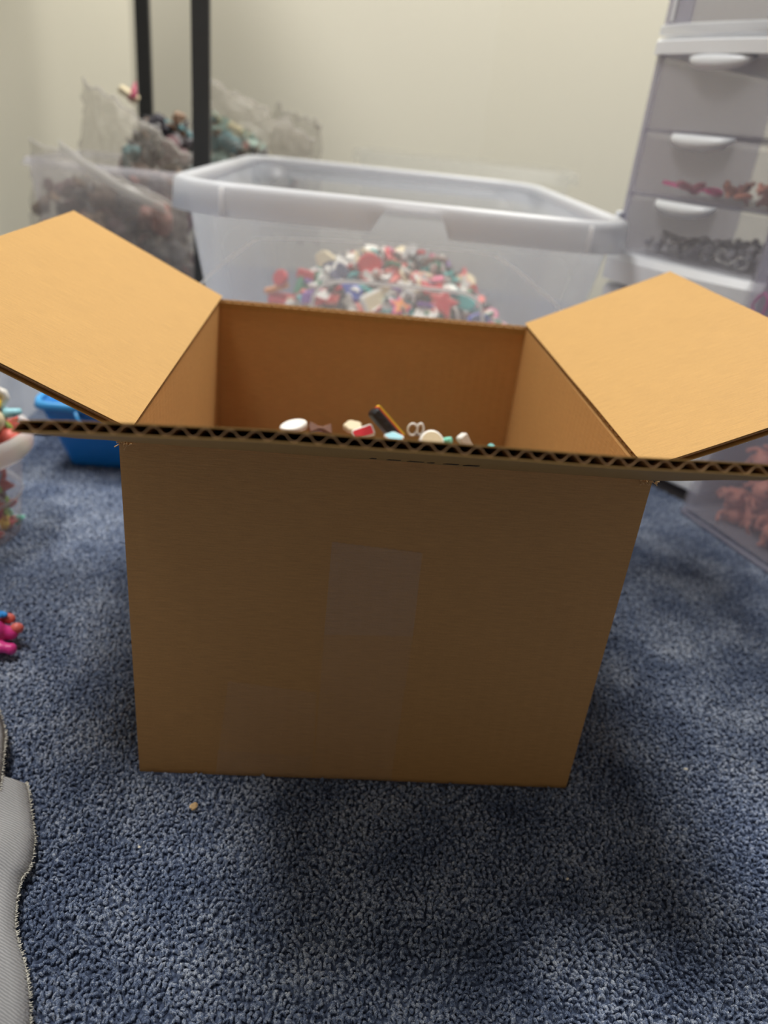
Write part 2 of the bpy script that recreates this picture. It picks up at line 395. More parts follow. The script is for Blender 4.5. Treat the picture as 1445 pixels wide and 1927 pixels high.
def flap(name, hA, hB, outer, t=T, seed=0, sign=1, frac=1.0, trim=0.0):
    """corrugated flap: hA,hB hinge corners (top face); outer(u) gives the outer-edge point of the top face. Two liners with a fluted sheet between."""
    L = (hB - hA).length; per = 0.0077; nper = L / per
    rr = random.Random(seed)
    V = []; UV = []; F = []; FM = []
    def P(u, v): return hA.lerp(hB, u).lerp(outer(u), v)
    def nrm(u):
        a = (hB - hA); b = outer(min(1, max(0, u))) - hA.lerp(hB, u); n = a.cross(b).normalized(); return n * sign
    def sheet(depth_fn, nu, nv, mi, thick, vmax=None):
        base = len(V)
        for side in (0, 1):
            for j in range(nv + 1):
                for i in range(nu + 1):
                    u = trim / L + (1 - 2 * trim / L) * i / nu; v = j / nv
                    if vmax: v *= vmax(u)
                    p = P(u, v) - nrm(u) * (depth_fn(u, v) + side * thick)
                    V.append(p - BO); UV.append((u * L, v * 0.124))
        n1 = (nu + 1) * (nv + 1)
        for j in range(nv):
            for i in range(nu):
                a = base + j * (nu + 1) + i
                F.append((a, a + 1, a + nu + 2, a + nu + 1)); F.append((n1 + a, n1 + a + nu + 1, n1 + a + nu + 2, n1 + a + 1)); FM.extend([mi, mi])
        for i in range(nu):
            for a, fl in ((base + i, 0), (base + nv * (nu + 1) + i, 1)):
                F.append((a + 1, a, n1 + a, n1 + a + 1) if not fl else (a, a + 1, n1 + a + 1, n1 + a)); FM.append(mi)
        for j in range(nv):
            for a in (base + j * (nu + 1), base + j * (nu + 1) + nu):
                F.append((a, a + nu + 1, n1 + a + nu + 1, n1 + a)); FM.append(mi)
    ph = [rr.uniform(-0.5, 0.5) for _ in range(int(nper) + 3)]
    am = [rr.uniform(0.78, 1.0) for _ in range(int(nper) + 3)]
    def wave(u, v):
        k = u * nper; i = int(k); f = k - i
        a = am[i] * (1 - f) + am[i + 1] * f; p_ = ph[i] * (1 - f) + ph[i + 1] * f
        s = math.cos(2 * math.pi * k + p_); s = math.copysign(abs(s) ** 0.75, s)
        return t / 2 - 0.00018 + s * a * (t / 2 - 0.00055)
    rag = lambda s: (lambda u: 1.0 - 0.004 * abs(noise.noise(Vector((u * 60, s, seed)))) - 0.003 * abs(noise.noise(Vector((u * 200, s, seed)))))
    lift = lambda u, v: 0.0004 * noise.noise(Vector((u * 5, v * 3, seed)))
    sheet(lambda u, v: lift(u, v), 200, 10, 0, 0.00042, rag(1))
    sheet(lambda u, v: t - 0.00042 + lift(u, v), 200, 10, 0, 0.00042, rag(2))
    sheet(wave, int(nper * 14), 1, 1, 0.00032, rag(3))
    return link_mesh(name, V, F, [M_KRAFT_FLAP, M_FLUTE], box, smooth=False, fm=FM, uvs=UV)

# front flap, nearly level with its cut edge towards the camera and slightly warped
fx = [0.000, 0.015, 0.043, 0.075, 0.108, 0.152, 0.199, 0.237, 0.262]
fz = [0.2600, 0.2610, 0.2620, 0.2630, 0.2632, 0.2632, 0.2634, 0.2640, 0.2642]
def front_outer(u):
    x = -0.0005 + u * 0.2555
    return Vector((x, -0.112, float(np.interp(x, fx, fz)) - 0.0))
ff = flap('front_flap', Vector((-0.001, 0.0006, H + 0.0030)), Vector((0.255, 0.0006, H + 0.0030)), front_outer, seed=2, sign=-1)
Lf = Vector((-0.1113, D + 0.001, 0.2640)); Ln = Vector((-0.1105, 0.004, 0.2635))
flap('side_flap', Vector((0.0025, 0.003, H + 0.001)), Vector((0.0015, D, H + 0.001)), lambda u: Ln.lerp(Lf, u), seed=5, sign=-1)
Rn = Vector((W + 0.1125, 0.004, 0.2618)); Rf = Vector((W + 0.1122, D + 0.001, 0.2618))
flap('side_flap', Vector((W - 0.0015, 0.003, H + 0.001)), Vector((W + 0.0005, D, H + 0.001)), lambda u: Rn.lerp(Rf, u), seed=9, sign=1)
flap('back_flap', Vector((0.255, D + 0.001, H + 0.002)), Vector((0.0005, D + 0.001, H + 0.002)), lambda u: Vector((0.255 - 0.2545 * u, D + 0.052, H - 0.11)), seed=12, sign=-1)

# torn bright fibres at the slots beside the front flap
def fibres(x0, x1, z, seed):
    r = random.Random(seed); bm = bmesh.new()
    for k in range(26):
        x = r.uniform(x0, x1); zz = z + r.uniform(-0.0030, 0.0006)
        d = Vector((r.uniform(-1, 1), r.uniform(-0.9, -0.1), r.uniform(-0.6, 0.6))).normalized() * r.uniform(0.001, 0.0026)
        p = Vector((x, -0.0004, zz)) - BO
        add_tube(bm, [p, p + d * 0.5, p + d], 0.0003, 4)
    return link_bm('torn_fibre', bm, plain('torn_paper_fibre', S(226, 186, 132), 0.8), fp)
fibres(-0.0012, 0.0035, H + 0.0005, 1); fibres(0.2485, 0.2565, H + 0.0005, 2)

# short dark printed dashes under the front flap
bm = bmesh.new()
for k, (x0, x1) in enumerate(((0.1135, 0.1165), (0.121, 0.127), (0.130, 0.137), (0.139, 0.1415), (0.146, 0.152), (0.155, 0.161))):
    zz = lambda y: H - 0.0013 + 0.458 * (0.0006 - y) - 0.0003
    y0, y1 = -0.026, -0.035
    lo = [bm.verts.new((x - BO.x, y - BO.y, zz(y) - BO.z)) for x, y in ((x0, y0), (x1, y0 - 0.001), (x1 - 0.0004, y1), (x0 + 0.0004, y1))]
    hi = [bm.verts.new(v.co + Vector((0, 0, 0.00025))) for v in lo]
    bm.faces.new(lo); bm.faces.new(hi[::-1])
    for q in range(4): bm.faces.new((lo[q], hi[q], hi[(q + 1) % 4], lo[(q + 1) % 4]))
link_bm('printed_mark', bm, plain('dark_print', S(52, 36, 26), 0.7), ff)

# clear packing tape on the front
def tape(pts, mat, name='packing_tape'):
    V = []; n = len(pts) // 2; yy = -0.0016
    for (x, z) in pts: V.append((x - BO.x, yy - BO.y, z - BO.z))
    for (x, z) in pts: V.append((x - BO.x, yy + 0.0003 - BO.y, z - BO.z))
    m = len(pts); F = [tuple(range(m)), tuple(range(m, 2 * m))[::-1]] + [(i, i + m, (i + 1) % m + m, (i + 1) % m) for i in range(m)]
    return link_mesh(name, V, F, mat, box)
def zig(x0, z0, x1, z1, n=22, a=0.0006):
    return [(x0 + (x1 - x0) * i / n, z0 + (z1 - z0) * i / n + (a if i % 2 else 0)) for i in range(n + 1)]
tape([(0.100, 0.002), (0.1465, 0.002), (0.1475, 0.108)] + zig(0.1465, 0.1595, 0.1005, 0.1625) , M_TAPE)
tape([(0.1002, 0.106), (0.1475, 0.108)] + zig(0.1463, 0.1592, 0.1007, 0.1622), M_TAPE2)
tape([(0.043, 0.002), (0.0998, 0.002)] + zig(0.0985, 0.066, 0.050, 0.071), M_TAPE)
tape([(0.0435, 0.0035), (0.098, 0.0035), (0.098, 0.0185), (0.0445, 0.0205)], M_TAPE)

# ------------------------------------------------------------------ small charms
def outline(kind):
    P = []
    if kind == 'heart':
        for k in range(28):
            t = 2 * math.pi * k / 28; P.append((16 * math.sin(t) ** 3 / 17, (13 * math.cos(t) - 5 * math.cos(2 * t) - 2 * math.cos(3 * t) - math.cos(4 * t)) / 17))
        P = P[::-1]
    elif kind == 'star':
        for k in range(10):
            r = 1 if k % 2 == 0 else 0.5; a = math.pi / 2 + k * math.pi / 5; P.append((r * math.cos(a), r * math.sin(a)))
    elif kind == 'flower':
        for k in range(40):
            a = 2 * math.pi * k / 40; r = 0.78 + 0.22 * math.cos(5 * a); P.append((r * math.cos(a), r * math.sin(a)))
    elif kind == 'round':
        P = [(math.cos(a) * 0.9, math.sin(a) * 0.9) for a in [2 * math.pi * k / 22 for k in range(22)]]
    elif kind == 'oval':
        P = [(math.cos(a) * 1.1, math.sin(a) * 0.6) for a in [2 * math.pi * k / 22 for k in range(22)]]
    elif kind == 'tag': P = rrect(0, 0, 2.0, 1.1, 0.25, 3)
    elif kind == 'bar': P = rrect(0, 0, 2.3, 0.55, 0.2, 3)
    elif kind == 'diamond': P = [(0, -1), (0.75, 0), (0, 1), (-0.75, 0)]
    elif kind == 'cloud':
        for k in range(48):
            a = 2 * math.pi * k / 48; r = 0.8 + 0.13 * abs(math.sin(2.5 * a)) ; P.append((1.1 * r * math.cos(a), 0.75 * r * math.sin(a)))
    elif kind == 'bow':
        P = [(-1, -0.6), (-0.2, -0.2), (0.2, -0.2), (1, -0.6), (1.05, 0), (1, 0.6), (0.2, 0.2), (-0.2, 0.2), (-1, 0.6), (-1.05, 0)]
    return P
def charm_bm(kind, s, t, bm=None, mi_face=0, inset=True):
    bm = bm or bmesh.new(); P = outline(kind)
    bot = [bm.verts.new((x * s, y * s, 0)) for x, y in P]; f = bm.faces.new(bot)
    r = bmesh.ops.extrude_face_region(bm, geom=[f]); vs = [v for v in r['geom'] if isinstance(v, bmesh.types.BMVert)]
    for v in vs: v.co.z += t
    bmesh.ops.recalc_face_normals(bm, faces=bm.faces)
    if inset:
        tops = [f for f in bm.faces if abs(f.normal.z) > 0.9 and f.calc_center_median().z > t * 0.9]
        bmesh.ops.inset_region(bm, faces=tops, thickness=s * 0.13, depth=0.0)
        for f in tops: f.material_index = mi_face
        bmesh.ops.translate(bm, verts=list({v for f in tops for v in f.verts}), vec=(0, 0, t * 0.22))
    return bm
def stud_into(bm, s, t, mi=1):
    r = bmesh.ops.create_cone(bm, cap_ends=True, segments=10, radius1=s * 0.25, radius2=s * 0.2, depth=t * 1.2, matrix=Matrix.Translation((0, 0, -t * 0.6)))
    r2 = bmesh.ops.create_cone(bm, cap_ends=True, segments=12, radius1=s * 0.5, radius2=s * 0.45, depth=t * 0.5, matrix=Matrix.Translation((0, 0, -t * 1.3)))
    for v in r['verts'] + r2['verts']:
        for f in v.link_faces: f.material_index = mi
    return bm
PROTO = {}
def charm(kind, c, face, loc, rot, label, group, s=0.011, t=0.0035, name=None, stud=True):
    """top-level rubber charm: body mesh with a raised face and the white stud it is fastened with"""
    key = (kind, c, face, round(s, 4), stud)
    if key not in PROTO:
        bm = charm_bm(kind, s, t, mi_face=1)
        if stud: stud_into(bm, s, t, 2)
        me = bpy.data.meshes.new(kind + '_charm'); bm.to_mesh(me); bm.free()
        for m in (MC[c], MC[face], MC['white']): me.materials.append(m)
        PROTO[key] = me
    o = bpy.data.objects.new(name or (kind + '_charm'), PROTO[key]); col.objects.link(o)
    o.location = loc; o.rotation_euler = rot
    return tag(o, label, 'charm', group)

def heap_stuff(name, label, cat, zfun, region, n, seed, colors, smin=0.007, smax=0.011, floor=0.01):
    """the uncounted rest of a heap: a mound of jumbled chips"""
    r = random.Random(seed); bm = bmesh.new(); kinds = ['heart', 'round', 'tag', 'star', 'oval', 'flower', 'diamond']
    x0, x1, y0, y1 = region
    pos = []
    for i in range(n):
        for _ in range(30):
            x = r.uniform(x0, x1); y = r.uniform(y0, y1); z = zfun(x, y)
            if z > floor: break
        else: continue
        s = r.uniform(smin, smax); tmp = charm_bm(r.choice(kinds), s, 0.0035, inset=False)
        M = Matrix.Translation((x, y, z - r.uniform(0.0, 0.010))) @ Euler((r.uniform(-1.2, 1.2), r.uniform(-1.2, 1.2), r.uniform(0, 6.28))).to_matrix().to_4x4()
        tmp.transform(M); mi = r.randrange(len(colors))
        for f in tmp.faces: f.material_index = mi
        me = bpy.data.meshes.new('tmp'); tmp.to_mesh(me); tmp.free()
        bm.from_mesh(me); bpy.data.meshes.remove(me)
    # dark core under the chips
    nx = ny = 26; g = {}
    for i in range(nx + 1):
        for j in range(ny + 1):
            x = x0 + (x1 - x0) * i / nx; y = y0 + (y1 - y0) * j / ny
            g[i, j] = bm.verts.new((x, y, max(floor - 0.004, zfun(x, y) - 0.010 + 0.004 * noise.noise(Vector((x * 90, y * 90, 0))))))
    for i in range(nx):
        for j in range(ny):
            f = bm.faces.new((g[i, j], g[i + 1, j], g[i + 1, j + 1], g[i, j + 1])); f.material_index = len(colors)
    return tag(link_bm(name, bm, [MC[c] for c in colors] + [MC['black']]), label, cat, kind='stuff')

# charms inside the cardboard box
def zbox(x, y):
    return 0.078 + 0.052 * math.exp(-((x - 0.145) / 0.085) ** 2 - ((y - 0.15) / 0.065) ** 2)
heap_stuff('charm_heap', 'jumbled rubber shoe charms filling the lower part of the cardboard box', 'charms', zbox, (0.012, 0.242, 0.012, 0.292), 330, 5,
           ['white', 'red', 'black', 'cream', 'mint', 'brown', 'pink', 'teal'])
def inbox(kind, c, face, px, z, y, rot, label, s, t=0.0035, stud=False, name=None):
    return charm(kind, c, face, raypt(px, z + 6, y), rot, label, None, s * 0.8, t, name, stud)
R_ = math.radians
inbox('oval', 'white', 'white', 553, 801, 0.170, (R_(28), R_(-14), R_(12)), 'white oval charm leftmost among the charms in the cardboard box', 0.011, 0.004)
inbox('bow', 'brown', 'brown', 601, 804, 0.180, (R_(40), R_(8), R_(15)), 'brown bow charm beside the white oval one in the cardboard box', 0.010)
inbox('cloud', 'cream', 'cream', 663, 800, 0.185, (R_(35), 0, R_(8)), 'cream cloud charm behind the red one in the cardboard box', 0.0085)
inbox('tag', 'white', 'red', 684, 811, 0.172, (R_(48), R_(-22), R_(10)), 'red tag charm with white edge left of the black rainbow bar', 0.0098, 0.004)
# black bar with a rainbow edge, three meshes
bar = empty('rainbow_bar_charm', tuple(raypt(722, 802, 0.176)), 0, 'black bar charm with rainbow edge standing highest in the cardboard box', 'charm')
bar.rotation_euler = (R_(60), R_(46), R_(5))
link_bm('bar_body', charm_bm('bar', 0.0135, 0.0055), MC['black'], bar)
for k, c in enumerate(('red', 'orange', 'yellow')):
    bm = bmesh.new(); add_box(bm, -0.0145, 0.0145, 0.0036 + 0.0009 * k, 0.0045 + 0.0009 * k, 0.0005, 0.005, 0.0002)
    tag(link_bm('rainbow_stripe', bm, MC[c], bar), c + ' stripe')
for k in range(3):
    bm = bmesh.new(); bmesh.ops.create_uvsphere(bm, u_segments=10, v_segments=6, radius=0.0024, matrix=Matrix.Translation((-0.008 + 0.006 * k, -0.0005, 0.0058)) @ Matrix.Diagonal((1, 1, 0.5, 1)))
    link_bm('knob', bm, MC['black'], bar, True)
inbox('cloud', 'white', 'sky', 741, 823, 0.168, (R_(30), R_(5), R_(-15)), 'white and pale blue cloud charm below the black rainbow bar', 0.009)
# a white key-ring like double loop
loopo = empty('loop_charm', tuple(raypt(782, 820, 0.178)), 0, 'small white looped ribbon charm right of the black rainbow bar', 'charm')
loopo.scale = (0.8, 0.8, 0.8)
for s_, a in ((1, 0.5), (-1, -0.7)):
    bm = bmesh.new(); add_tube(bm, [(s_ * 0.0035 + 0.0035 * math.cos(t) * (0.8 if s_ > 0 else 1.2), 0.001 * s_, 0.006 + 0.0055 * math.sin(t)) for t in [k * 2 * math.pi / 18 for k in range(18)]], 0.0011, 6, closed=True)
    link_bm('ribbon_loop', bm, MC['white'], loopo)
bm = bmesh.new(); bmesh.ops.create_uvsphere(bm, u_segments=10, v_segments=6, radius=0.0022, matrix=Matrix.Translation((0, 0, 0.002)))
link_bm('knot', bm, MC['grey'], loopo, True)
inbox('round', 'white', 'cream', 810, 829, 0.172, (R_(52), R_(4), R_(5)), 'round white charm with cream face between the ribbon and mint charms', 0.0125, 0.004)
inbox('heart', 'mint', 'mint', 838, 826, 0.175, (R_(70), R_(12), R_(60)), 'mint green heart charm right of the round white one', 0.006)
inbox('tag', 'white', 'white', 871, 827, 0.175, (R_(55), R_(58), R_(0)), 'square white charm tilted near the right wall of the cardboard box', 0.0085, 0.004)
inbox('round', 'teal', 'teal', 922, 840, 0.18, (R_(30), 0, 0), 'tiny teal round charm rightmost in the cardboard box', 0.0035)
kk = 0
for i in range(26):
    x = rnd.uniform(0.025, 0.23); y = rnd.uniform(0.03, 0.275); c = rnd.choice(['red', 'mint', 'pink', 'cream', 'teal', 'coral']); kd = rnd.choice(['heart', 'star', 'round', 'flower'])
    charm(kd, c, rnd.choice([c, 'white']), (x, y, zbox(x, y) + 0.002), (rnd.uniform(-.5, .5), rnd.uniform(-.5, .5), rnd.uniform(0, 6)), f'small {c} {kd} charm low in the cardboard box heap', f'{c} {kd} charms in the cardboard box', 0.009)

# ------------------------------------------------------------------ large clear tote behind the box
TA = -0.033
tote = empty('clear_tote', (0, 0, 0), 0, 'large frosted clear plastic tote without lid standing behind the cardboard box', 'storage tub')
ex = Vector((math.cos(TA), math.sin(TA), 0)); ey = Vector((-math.sin(TA), math.cos(TA), 0)); TO = Vector((-0.084, 0.484, 0))
TW, TD, TH = 0.484, 0.598, 0.28
tote.location = TO + ex * TW / 2 + ey * TD / 2 + Vector((0, 0, 0.002)); tote.rotation_euler = (0, 0, TA)
rings = []
for z, ins in ((0.0, 0.058), (0.004, 0.053), (0.03, 0.048), (0.13, 0.033), (0.22, 0.018), (TH - 0.008, 0.0115)):
    rings.append([(x, y, z) for x, y in rrect(0, 0, TW - 2 * ins, TD - 2 * ins, 0.06, 8)])
V, F = loft(rings); o = link_mesh('tub_body', V, F, M_TUB, tote, smooth=True); solid(o, 0.0015)
# rim: flange and hanging skirt with the notch at the front
pr = []
base = rrect(0, 0, TW, TD, 0.068, 8)
# subdivide outline
out = []
for a, b in zip(base, base[1:] + base[:1]):
    L = math.hypot(b[0] - a[0], b[1] - a[1]); n = max(1, int(L / 0.006))
    for k in range(n): out.append((a[0] + (b[0] - a[0]) * k / n, a[1] + (b[1] - a[1]) * k / n))
def shrink(x, y, d):
    # push a point of the outline inwards
    hx, hy = TW / 2, TD / 2; r = 0.068
    cx_ = max(-hx + r, min(hx - r, x)); cy_ = max(-hy + r, min(hy - r, y)); dx, dy = x - cx_, y - cy_; L = math.hypot(dx, dy) or 1
    return x - dx / L * d, y - dy / L * d
prof = [(0.0140, -0.012), (0.0140, -0.003), (0.0125, 0.0), (0.005, 0.0005), (0.001, -0.002), (0.0, -0.006)]
rr_ = []
for d, z in prof: rr_.append([(*shrink(x, y, d), TH + z) for x, y in out])
def skirt(x, y):
    s = 0.030
    if y < -TD / 2 + 0.002:
        e0, e1 = -0.028, 0.040     # notch along the front side
        f = 1.0
        if e0 + 0.008 < x < e1 - 0.004: f = 0
        elif e0 - 0.006 < x <= e0 + 0.008: f = 1 - (x - (e0 - 0.006)) / 0.014
        elif e1 - 0.004 <= x < e1 + 0.006: f = (x - (e1 - 0.004)) / 0.010
        s = 0.007 + 0.023 * max(0, min(1, f))
    return s
rr_.append([(*shrink(x, y, -0.002), TH - skirt(x, y)) for x, y in out])
V, F = loft(rr_, close_bottom=False); o = link_mesh('rim', V, F, M_RIM, tote, smooth=True); solid(o, 0.0018, 0)
for lx in (-0.182, 0.187):
    bm = bmesh.new(); add_box(bm, lx - 0.002, lx + 0.002, -TD / 2 - 0.0052, -TD / 2 + 0.001, TH - 0.029, TH - 0.003, 0.0008)
    link_bm('rim_rib', bm, M_LINE, tote)
def front_pt(px, py, off=0.003):
    """where the pixel's ray meets the sloping front wall of the tub (used to place its moulded lines)"""
    d = fw + RT * ((px - 722.5) / FPX) - UP * ((py - 963.5) / FPX)
    # plane through front wall: local y = -(TD/2-ins(z))
    t = 0.9
    for _ in range(12):
        q = CAM + d * t; l = tote_inv @ q
        ins = float(np.interp(l.z, [0, 0.004, 0.03, 0.13, 0.22, 0.272], [0.058, 0.053, 0.048, 0.033, 0.018, 0.0115]))
        err = l.y - (-(TD / 2 - ins) - off); t -= err / (tote_inv.to_3x3() @ d).y
    return tote_inv @ (CAM + d * t)
tote_inv = (Matrix.Translation(tote.location) @ Matrix.Rotation(TA, 4, 'Z')).inverted()
def mould(pts, r):
    bm = bmesh.new(); P = [front_pt(*p) for p in pts]
    # smooth with Catmull-Rom
    Q = []
    for i in range(len(P) - 1):
        p0, p1, p2, p3 = P[max(0, i - 1)], P[i], P[i + 1], P[min(len(P) - 1, i + 2)]
        for k in range(6):
            t = k / 6; Q.append(0.5 * ((2 * p1) + (p2 - p0) * t + (2 * p0 - 5 * p1 + 4 * p2 - p3) * t * t + (3 * p1 - p0 - 3 * p2 + p3) * t ** 3))
    Q.append(P[-1]); add_tube(bm, Q, r, 6); return link_bm('moulded_line', bm, M_LINE, tote)
mould([(584, 640), (585, 590), (590, 558), (605, 538), (630, 530), (700, 533), (780, 541), (855, 549), (885, 557), (903, 575), (908, 605), (909, 650)], 0.0020)
mould([(340, 570), (400, 513), (440, 480), (480, 451)], 0.0011)
mould([(480, 449), (560, 449), (700, 457), (860, 470), (930, 480)], 0.0005)
mould([(930, 480), (980, 515), (1020, 550), (1075, 600)], 0.0011)

# heap of charms in the tote
def ztub(x, y):
    q = tote_inv @ Vector((x, y, 0)); lx, ly = q.x, q.y
    f = max(0.0, min(1.0, (ly + 0.268) / 0.135)); f = f * (1.6 - 0.6 * f) if f < 1 else 1.0
    e = 0.182 * math.exp(-(abs(lx - 0.005) / 0.165) ** 3) * f * math.exp(-(max(0, ly + 0.10) / 0.16) ** 2)
    return 0.018 + e + 0.012 * noise.noise(Vector((x * 18, y * 18, 2)))
zt = ztub
X0, X1, Y0, Y1 = 0.0, 0.34, 0.538, 0.80
heap_stuff('charm_heap', 'large mound of jumbled rubber shoe charms under the top layer in the clear tote', 'charms', zt, (X0 - 0.02, X1 + 0.012, Y0, Y1 + 0.06), 800, 11,
           ['white', 'red', 'black', 'cream', 'navy', 'teal', 'pink', 'green', 'coral', 'brown'], 0.010, 0.015, floor=0.012)
# hand-placed ones that can be made out through the plastic
feat = [('cloud', 'cream', 'cream', 615, 490, 'cream cloud charm on top of the tote heap, left of the peak', .014),
        ('round', 'red', 'red', 694, 500, 'deep red round charm on the peak of the tote heap', .014),
        ('heart', 'red', 'white', 700, 520, 'red heart charm with white face below the deep red round one', .011),
        ('star', 'coral', 'coral', 744, 513, 'coral glitter star charm on top of the tote heap', .017),
        ('oval', 'navy', 'navy', 634, 512, 'navy oval charm between the cream cloud and the red round charm', .016),
        ('tag', 'red', 'red', 576, 518, 'upright red tag charm at the left of the tote heap', .010),
        ('round', 'red', 'red', 530, 524, 'small red round charm leftmost in the tote heap', .010),
        ('bar', 'orange', 'orange', 520, 542, 'orange bar charm slanting at the left edge of the tote heap', .012),
        ('tag', 'red', 'red', 526, 564, 'red square charm low at the left edge of the tote heap', .013),
        ('diamond', 'green', 'green', 569, 550, 'dark green diamond charm at the left of the tote heap', .017),
        ('tag', 'red', 'white', 611, 559, 'red and white tag charm left inside the handle outline', .012),
        ('cloud', 'blue', 'blue', 664, 550, 'bright blue cloud charm inside the handle outline', .014),
        ('tag', 'white', 'cream', 708, 567, 'long pale tag charm in the middle of the tote heap', .021),
        ('round', 'teal', 'grey', 733, 577, 'grey green round charm right of the long pale tag', .010),
        ('flower', 'magenta', 'orange', 751, 581, 'magenta flower charm with orange centre in the tote heap', .013),
        ('heart', 'red', 'white', 787, 530, 'red heart charm under the top right slope of the tote heap', .011),
        ('bow', 'red', 'red', 812, 546, 'red bow charm right of the middle of the tote heap', .014),
        ('star', 'coral', 'red', 832, 572, 'coral red star charm in the lower right of the tote heap', .018),
        ('oval', 'teal', 'teal', 872, 567, 'turquoise oval charm near the right end of the handle outline', .014),
        ('round', 'orange', 'cream', 880, 530, 'tan round charm on the right slope of the tote heap', .009),
        ('flower', 'white', 'white', 768, 550, 'white lace flower charm in the centre of the tote heap', .014),
        ('round', 'pink', 'pink', 923, 595, 'pink round charm low at the right edge of the tote heap', .009),
        ('cloud', 'white', 'white', 800, 595, 'white cloud charm low in the tote heap', .014),
        ('oval', 'blue', 'navy', 898, 604, 'blue oval charm low at the right of the tote heap', .012)]
for i, (kd, c, f, px, py, lab, s) in enumerate(feat):
    y = 0.540
    while y < 0.75:
        p_ = raypt(px, py, y)
        if p_.z < zt(p_.x, p_.y) + 0.008: break
        y += 0.004
    if y >= 0.75: p_ = raypt(px, py, 0.665)
    charm(kd, c, f, p_, (R_(58) + rnd.uniform(-.35, .35), rnd.uniform(-.35, .35), rnd.uniform(-.8, .8)), lab, None, s * 1.15, 0.005, None, False)
cols = ['white', 'red', 'black', 'white', 'navy', 'black', 'cream', 'teal', 'pink', 'green', 'white', 'coral', 'black', 'brown', 'purple', 'red', 'grey']
kinds = ['heart', 'star', 'round', 'tag', 'oval', 'flower', 'bow', 'cloud']
for i in range(230):
    for _ in range(40):
        x = rnd.uniform(X0 - 0.01, X1); y = rnd.uniform(Y0 + 0.004, Y0 + 0.12) if i < 190 else rnd.uniform(Y0 + 0.1, Y1)
        z = zt(x, y)
        if z > 0.035: break
    c = rnd.choice(cols); kd = rnd.choice(kinds); f = rnd.choice([c, c, 'white', 'black'])
    charm(kd, c, f, (x, y, z + rnd.uniform(0.0, 0.006)), (rnd.uniform(-.3, 1.4), rnd.uniform(-.7, .7), rnd.uniform(0, 6.28)),
          f'{c} {kd} shoe charm with {f} face in the mixed tote heap', f'{c} {kd} charms with {f} face in the tote', rnd.uniform(.012, .017) // .001 * .001, 0.004)

# second empty tote further back
t2 = empty('clear_tote', (0.335, 1.34, 0.002), R_(-8), 'empty clear tote hardly visible against the wall behind the large one', 'storage tub')
rings = [[(x, y, z) for x, y in rrect(0, 0, 0.42 - 2 * i, 0.28 - 2 * i, 0.05, 6)] for z, i in ((0, 0.04), (0.01, 0.034), (0.15, 0.018), (0.29, 0.008))]
V, F = loft(rings); solid(link_mesh('tub_body', V, F, M_FAINT, t2, smooth=True), 0.0015)
rings = [[(x, y, z) for x, y in rrect(0, 0, 0.42 + 2 * i, 0.28 + 2 * i, 0.05, 6)] for z, i in ((0.296, -0.012), (0.298, 0.004), (0.278, 0.006))]
V, F = loft(rings, False); solid(link_mesh('rim', V, F, M_FAINT, t2, smooth=True), 0.0015, 0)

# ------------------------------------------------------------------ mini drawer towers on the right
TDIR = math.atan2(-0.8437, 0.5368)
TP = Vector((0.405, 0.572, 0.0))
def tower_empty(z, label): return empty('drawer_tower', (TP.x, TP.y, z), TDIR, label, 'drawer tower')
TWd, TDp = 0.190, 0.235
def bowed_ledge(bm, x0, x1, y0, bulge, yb, z0, z1, n=14, mi=0):
    P = [(x0 + (x1 - x0) * k / n, y0 - bulge * math.sin(math.pi * k / n) ** 0.7) for k in range(n + 1)] + [(x1, yb), (x0, yb)]
    lo = [bm.verts.new((x, y, z0)) for x, y in P]; mid = [bm.verts.new((x, y, z1 - (z1 - z0) * 0.25)) for x, y in P]
    hi = [bm.verts.new((x, y + (0.005 if k <= n else 0), z1)) for k, (x, y) in enumerate(P)]
    m = len(P); bm.faces.new(lo[::-1]); bm.faces.new(hi)
    for A, B in ((lo, mid), (mid, hi)):
        for k in range(m): bm.faces.new((A[k], A[(k + 1) % m], B[(k + 1) % m], B[k]))
def drawer(parent, z0, z1, yoff=0.0, depth=0.22, mat=None, handle_mat=None):
    """clear drawer: open box with a milky scooped handle at the top of its front"""
    x0, x1 = 0.009, TWd - 0.009; t = 0.0016; bm = bmesh.new()
    add_box(bm, x0, x1, yoff, yoff + t, z0, z1, 0.0004); add_box(bm, x0, x1, yoff + depth, yoff + depth + t, z0, z1 - 0.004)
    add_box(bm, x0, x0 + t, yoff + t, yoff + depth, z0, z1 - 0.004); add_box(bm, x1 - t, x1, yoff + t, yoff + depth, z0, z1 - 0.004)
    add_box(bm, x0 + t, x1 - t, yoff + t, yoff + depth, z0, z0 + t)
    d = link_bm('drawer', bm, mat or M_CLEAR, parent)
    bm = bmesh.new(); n = 16; cx_ = TWd / 2 - 0.014; hw = 0.036
    rows = []
    for r_, (dy, dz) in enumerate(((0.0, 0.0), (-0.010, 0.001), (-0.015, -0.004), (-0.012, -0.012))):
        row = []
        for k in range(n + 1):
            u = -1 + 2 * k / n; e = math.sqrt(max(0, 1 - u * u)) ** 0.8
            row.append(bm.verts.new((cx_ + u * hw, yoff + dy * e - 0.0003, z1 + dz * (e if r_ > 1 else 1))))
        rows.append(row)
    for A, B in zip(rows, rows[1:]):
        for k in range(n): 
            f = bm.faces.new((A[k], A[k + 1], B[k + 1], B[k]))
    bmesh.ops.remove_doubles(bm, verts=bm.verts, dist=0.00005)
    h = link_bm('handle', bm, handle_mat or M_HANDLE, d, True); solid(h, 0.0014, 0)
    return d
